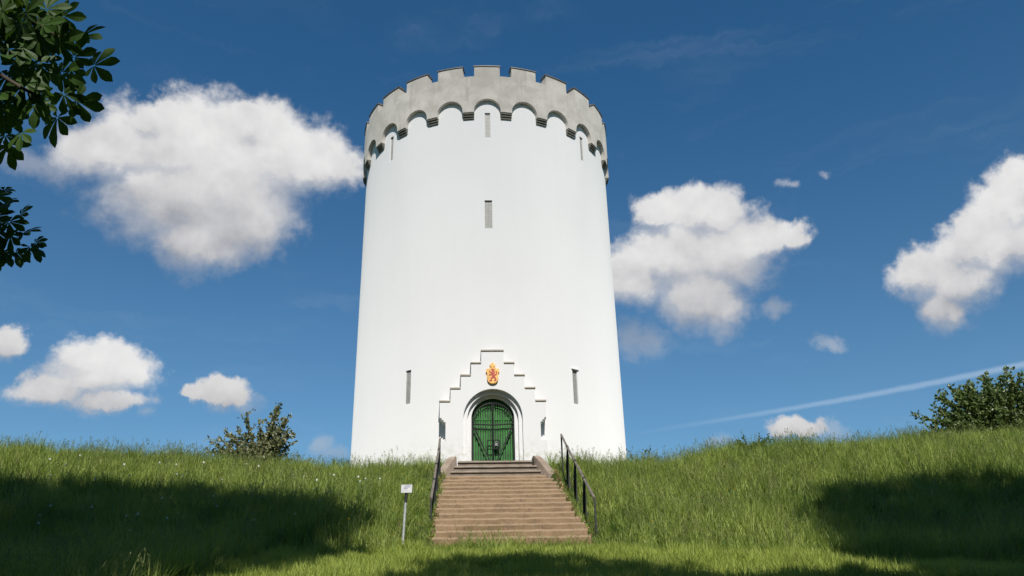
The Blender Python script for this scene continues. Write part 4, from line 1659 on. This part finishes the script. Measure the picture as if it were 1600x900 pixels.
def build_trees():
    bx, by = -8.4, -37.0
    bz = float(ground(bx, by))
    t, tk, cr = tree('chestnut_tree', 'horse chestnut whose dark hand-shaped leaves hang into the upper left corner', (bx, by, bz), (-8.0, -36.6, 25.0), LEFT, None)
    # low boughs that reach into the picture: leaves in front of the sky
    def at(px, py, dist):
        # a leaf position given as a bearing and a distance from where the photographer stands
        X, Yp = (px - 800) / 1300, (450 - py) / 1300
        d = (fw + rc * X + uc * Yp).normalized()
        return CAM + d * dist
    lf = MB()
    # upper bough
    root = Vector((-7.9, -36.2, 7.2))
    b1 = limb(tk, root, at(-160, -60, 6.4), .09, .04, .4)
    b2 = limb(tk, at(-160, -60, 6.4), at(95, 60, 5.7), .035, .010, .05)
    b3 = limb(tk, at(-120, 60, 6.2), at(60, 150, 5.6), .022, .008, .03)
    limb(tk, at(-160, -60, 6.4), at(-120, 60, 6.2), .03, .022, 0)
    limb(tk, at(-120, 60, 6.2), at(10, 200, 5.9), .018, .006, .02)
    # lower bough
    root2 = Vector((-8.0, -36.2, 5.0))
    limb(tk, root2, at(-170, 300, 6.6), .07, .03, .3)
    limb(tk, at(-170, 300, 6.6), at(30, 365, 6.1), .022, .006, .03)
    limb(tk, at(-110, 310, 6.5), at(5, 320, 6.2), .014, .006, .03)
    rim = [(150, 105, 1.0, 10), (118, 88, .9, -60), (92, 70, .9, -20), (128, 60, .9, -40), (95, 118, .95, 20), (122, 158, .9, 30), (88, 182, 1.0, 85), (62, 165, .9, 100), (20, 175, .8, 110), (18, 222, .85, 95), (38, 205, .7, 60), (5, 215, .7, 120),
           (70, 40, .9, -40), (40, 20, .9, -90), (75, 12, .8, -60), (100, 25, .8, -10), (60, 95, 1, 70), (40, 130, 1, 90), (10, 120, 1, 120), (100, 150, .8, 60), (20, 60, 1, 180), (5, 20, 1, 200), (48, 62, 1, 0), (112, 112, .8, 50), (8, 165, .9, 90)]
    for px, py, s, a in rim:
        p = at(px + random.uniform(-4, 4), py + random.uniform(-4, 4), random.uniform(5.4, 6.1))
        a = radians(a + random.uniform(-15, 15))
        ax = rc * cos(a) - uc * sin(a)
        n = (-fw * random.uniform(.5, 1.0) + uc * random.uniform(-.2, .6) + rc * random.uniform(-.4, .4))
        palmate(lf, p, n, ax, .17 * s)
    for _ in range(115):
        px, py = random.uniform(-150, 105), random.uniform(-60, 190)
        if px > 60 + (py > 20) * 45 or (py > 150 and px > 40) or (px > 40 and py < 15):
            continue
        p = at(px, py, random.uniform(5.5, 6.6))
        a = radians(random.uniform(20, 160))
        palmate(lf, p, -fw * random.uniform(.1, 1) + uc * random.uniform(-.3, 1) + rc * random.uniform(-.7, .7), rc * cos(a) - uc * sin(a), .17 * random.uniform(.7, 1.05))
    low = [(5, 320, .75, 40), (12, 345, .8, 20), (35, 362, .8, -10), (48, 385, .85, 50), (22, 395, .9, 80), (5, 390, .9, 100), (30, 335, .6, -40), (-10, 360, .9, 90), (55, 378, .6, 10), (8, 300, .5, -70), (-15, 310, .9, 0), (-25, 385, .9, 60), (20, 370, .8, 70)]
    for px, py, s, a in low:
        p = at(px + random.uniform(-3, 3), py + random.uniform(-3, 3), random.uniform(5.9, 6.5))
        a = radians(a + random.uniform(-15, 15))
        palmate(lf, p, -fw * random.uniform(.25, .8) + uc * random.uniform(.1, .9) + rc * random.uniform(-.5, .5), rc * cos(a) - uc * sin(a), .145 * s)
    for _ in range(70):
        px, py = random.uniform(-160, -4), random.uniform(285, 400)
        p = at(px, py, random.uniform(5.9, 6.8))
        a = radians(random.uniform(0, 140))
        palmate(lf, p, -fw + uc * random.uniform(-.3, 1) + rc * random.uniform(-.7, .7), rc * cos(a) - uc * sin(a), .15 * random.uniform(.7, 1.05))
    tk.build('trunk', 'bark', t, smooth=True, fixn=False)
    cr.build('crown', 'crown', t, fixn=False)
    tag(lf.build('low_bough_leaves', 'chest', t, fixn=False), 'hand-shaped leaves of the low boughs, dark against the sky')
    bx, by = 10.6, -38.5
    t, tk, cr = tree('broadleaf_tree', 'broad leafy tree behind the viewer that shades the right of the slope', (bx, by, float(ground(bx, by))), (11, -36.6, 23.0), RIGHT, None)
    tk.build('trunk', 'bark', t, smooth=True, fixn=False)
    cr.build('crown', 'crown', t, fixn=False)

    # unseen trees behind the viewer, added to keep sky light off the slope's foot
    x0, y0 = -24.0, -40.0
    z0 = float(ground(x0, y0))
    t = thing('broadleaf_tree', 'unseen leafy tree behind the viewer, added to block sky light', 'tree', (x0, y0, z0), 'added trees behind the viewer')
    tk, cr = MB(), MB()
    limb(tk, (x0, y0, z0 - .4), (x0 + .3, y0, z0 + 19), .42, .08, 0, 10)
    for c, r in (((0, 0, 19), 3.2), ((2.3, .5, 15), 3.4), ((-2.4, -.3, 14.5), 3.5), ((.3, 1.4, 11), 3.6), ((3.0, 0, 9), 3.3), ((-3.1, 0, 8.6), 3.4), ((0, -1, 5.6), 3.4), ((2.8, .4, 4.2), 2.8), ((-2.8, .4, 4.0), 2.8)):
        limb(tk, (x0, y0, z0 + c[2] * .6), (x0 + c[0], y0 + c[1], z0 + c[2]), .11, .03, .2)
        blob_leaves(cr, (x0 + c[0], y0 + c[1], z0 + c[2]), r, int(90 * r * r), .62)
    parts = [tk.build('trunk', 'bark', t, smooth=True, fixn=False), cr.build('crown', 'crown', t, fixn=False)]
    for x, y, k in ((-33, -36, 1.0), (-42, -40, 1.1), (25, -41, 1.05), (34, -37, .95), (43, -41, 1.1), (-15, -47, .95), (-7.5, -49, 1.0), (0, -47, .9), (7.5, -50, 1.0), (15, -47, 1.0), (-20, -52, 1.1), (20.5, -52, 1.1)):
        c = t.copy()
        COL.objects.link(c)
        c.location = (x, y, float(ground(x, y)))
        c.rotation_euler = (0, 0, random.uniform(0, 6.3))
        c.scale = (k, k, k)
        for p in parts:
            q = p.copy()
            COL.objects.link(q)
            q.parent = c


build_trees()
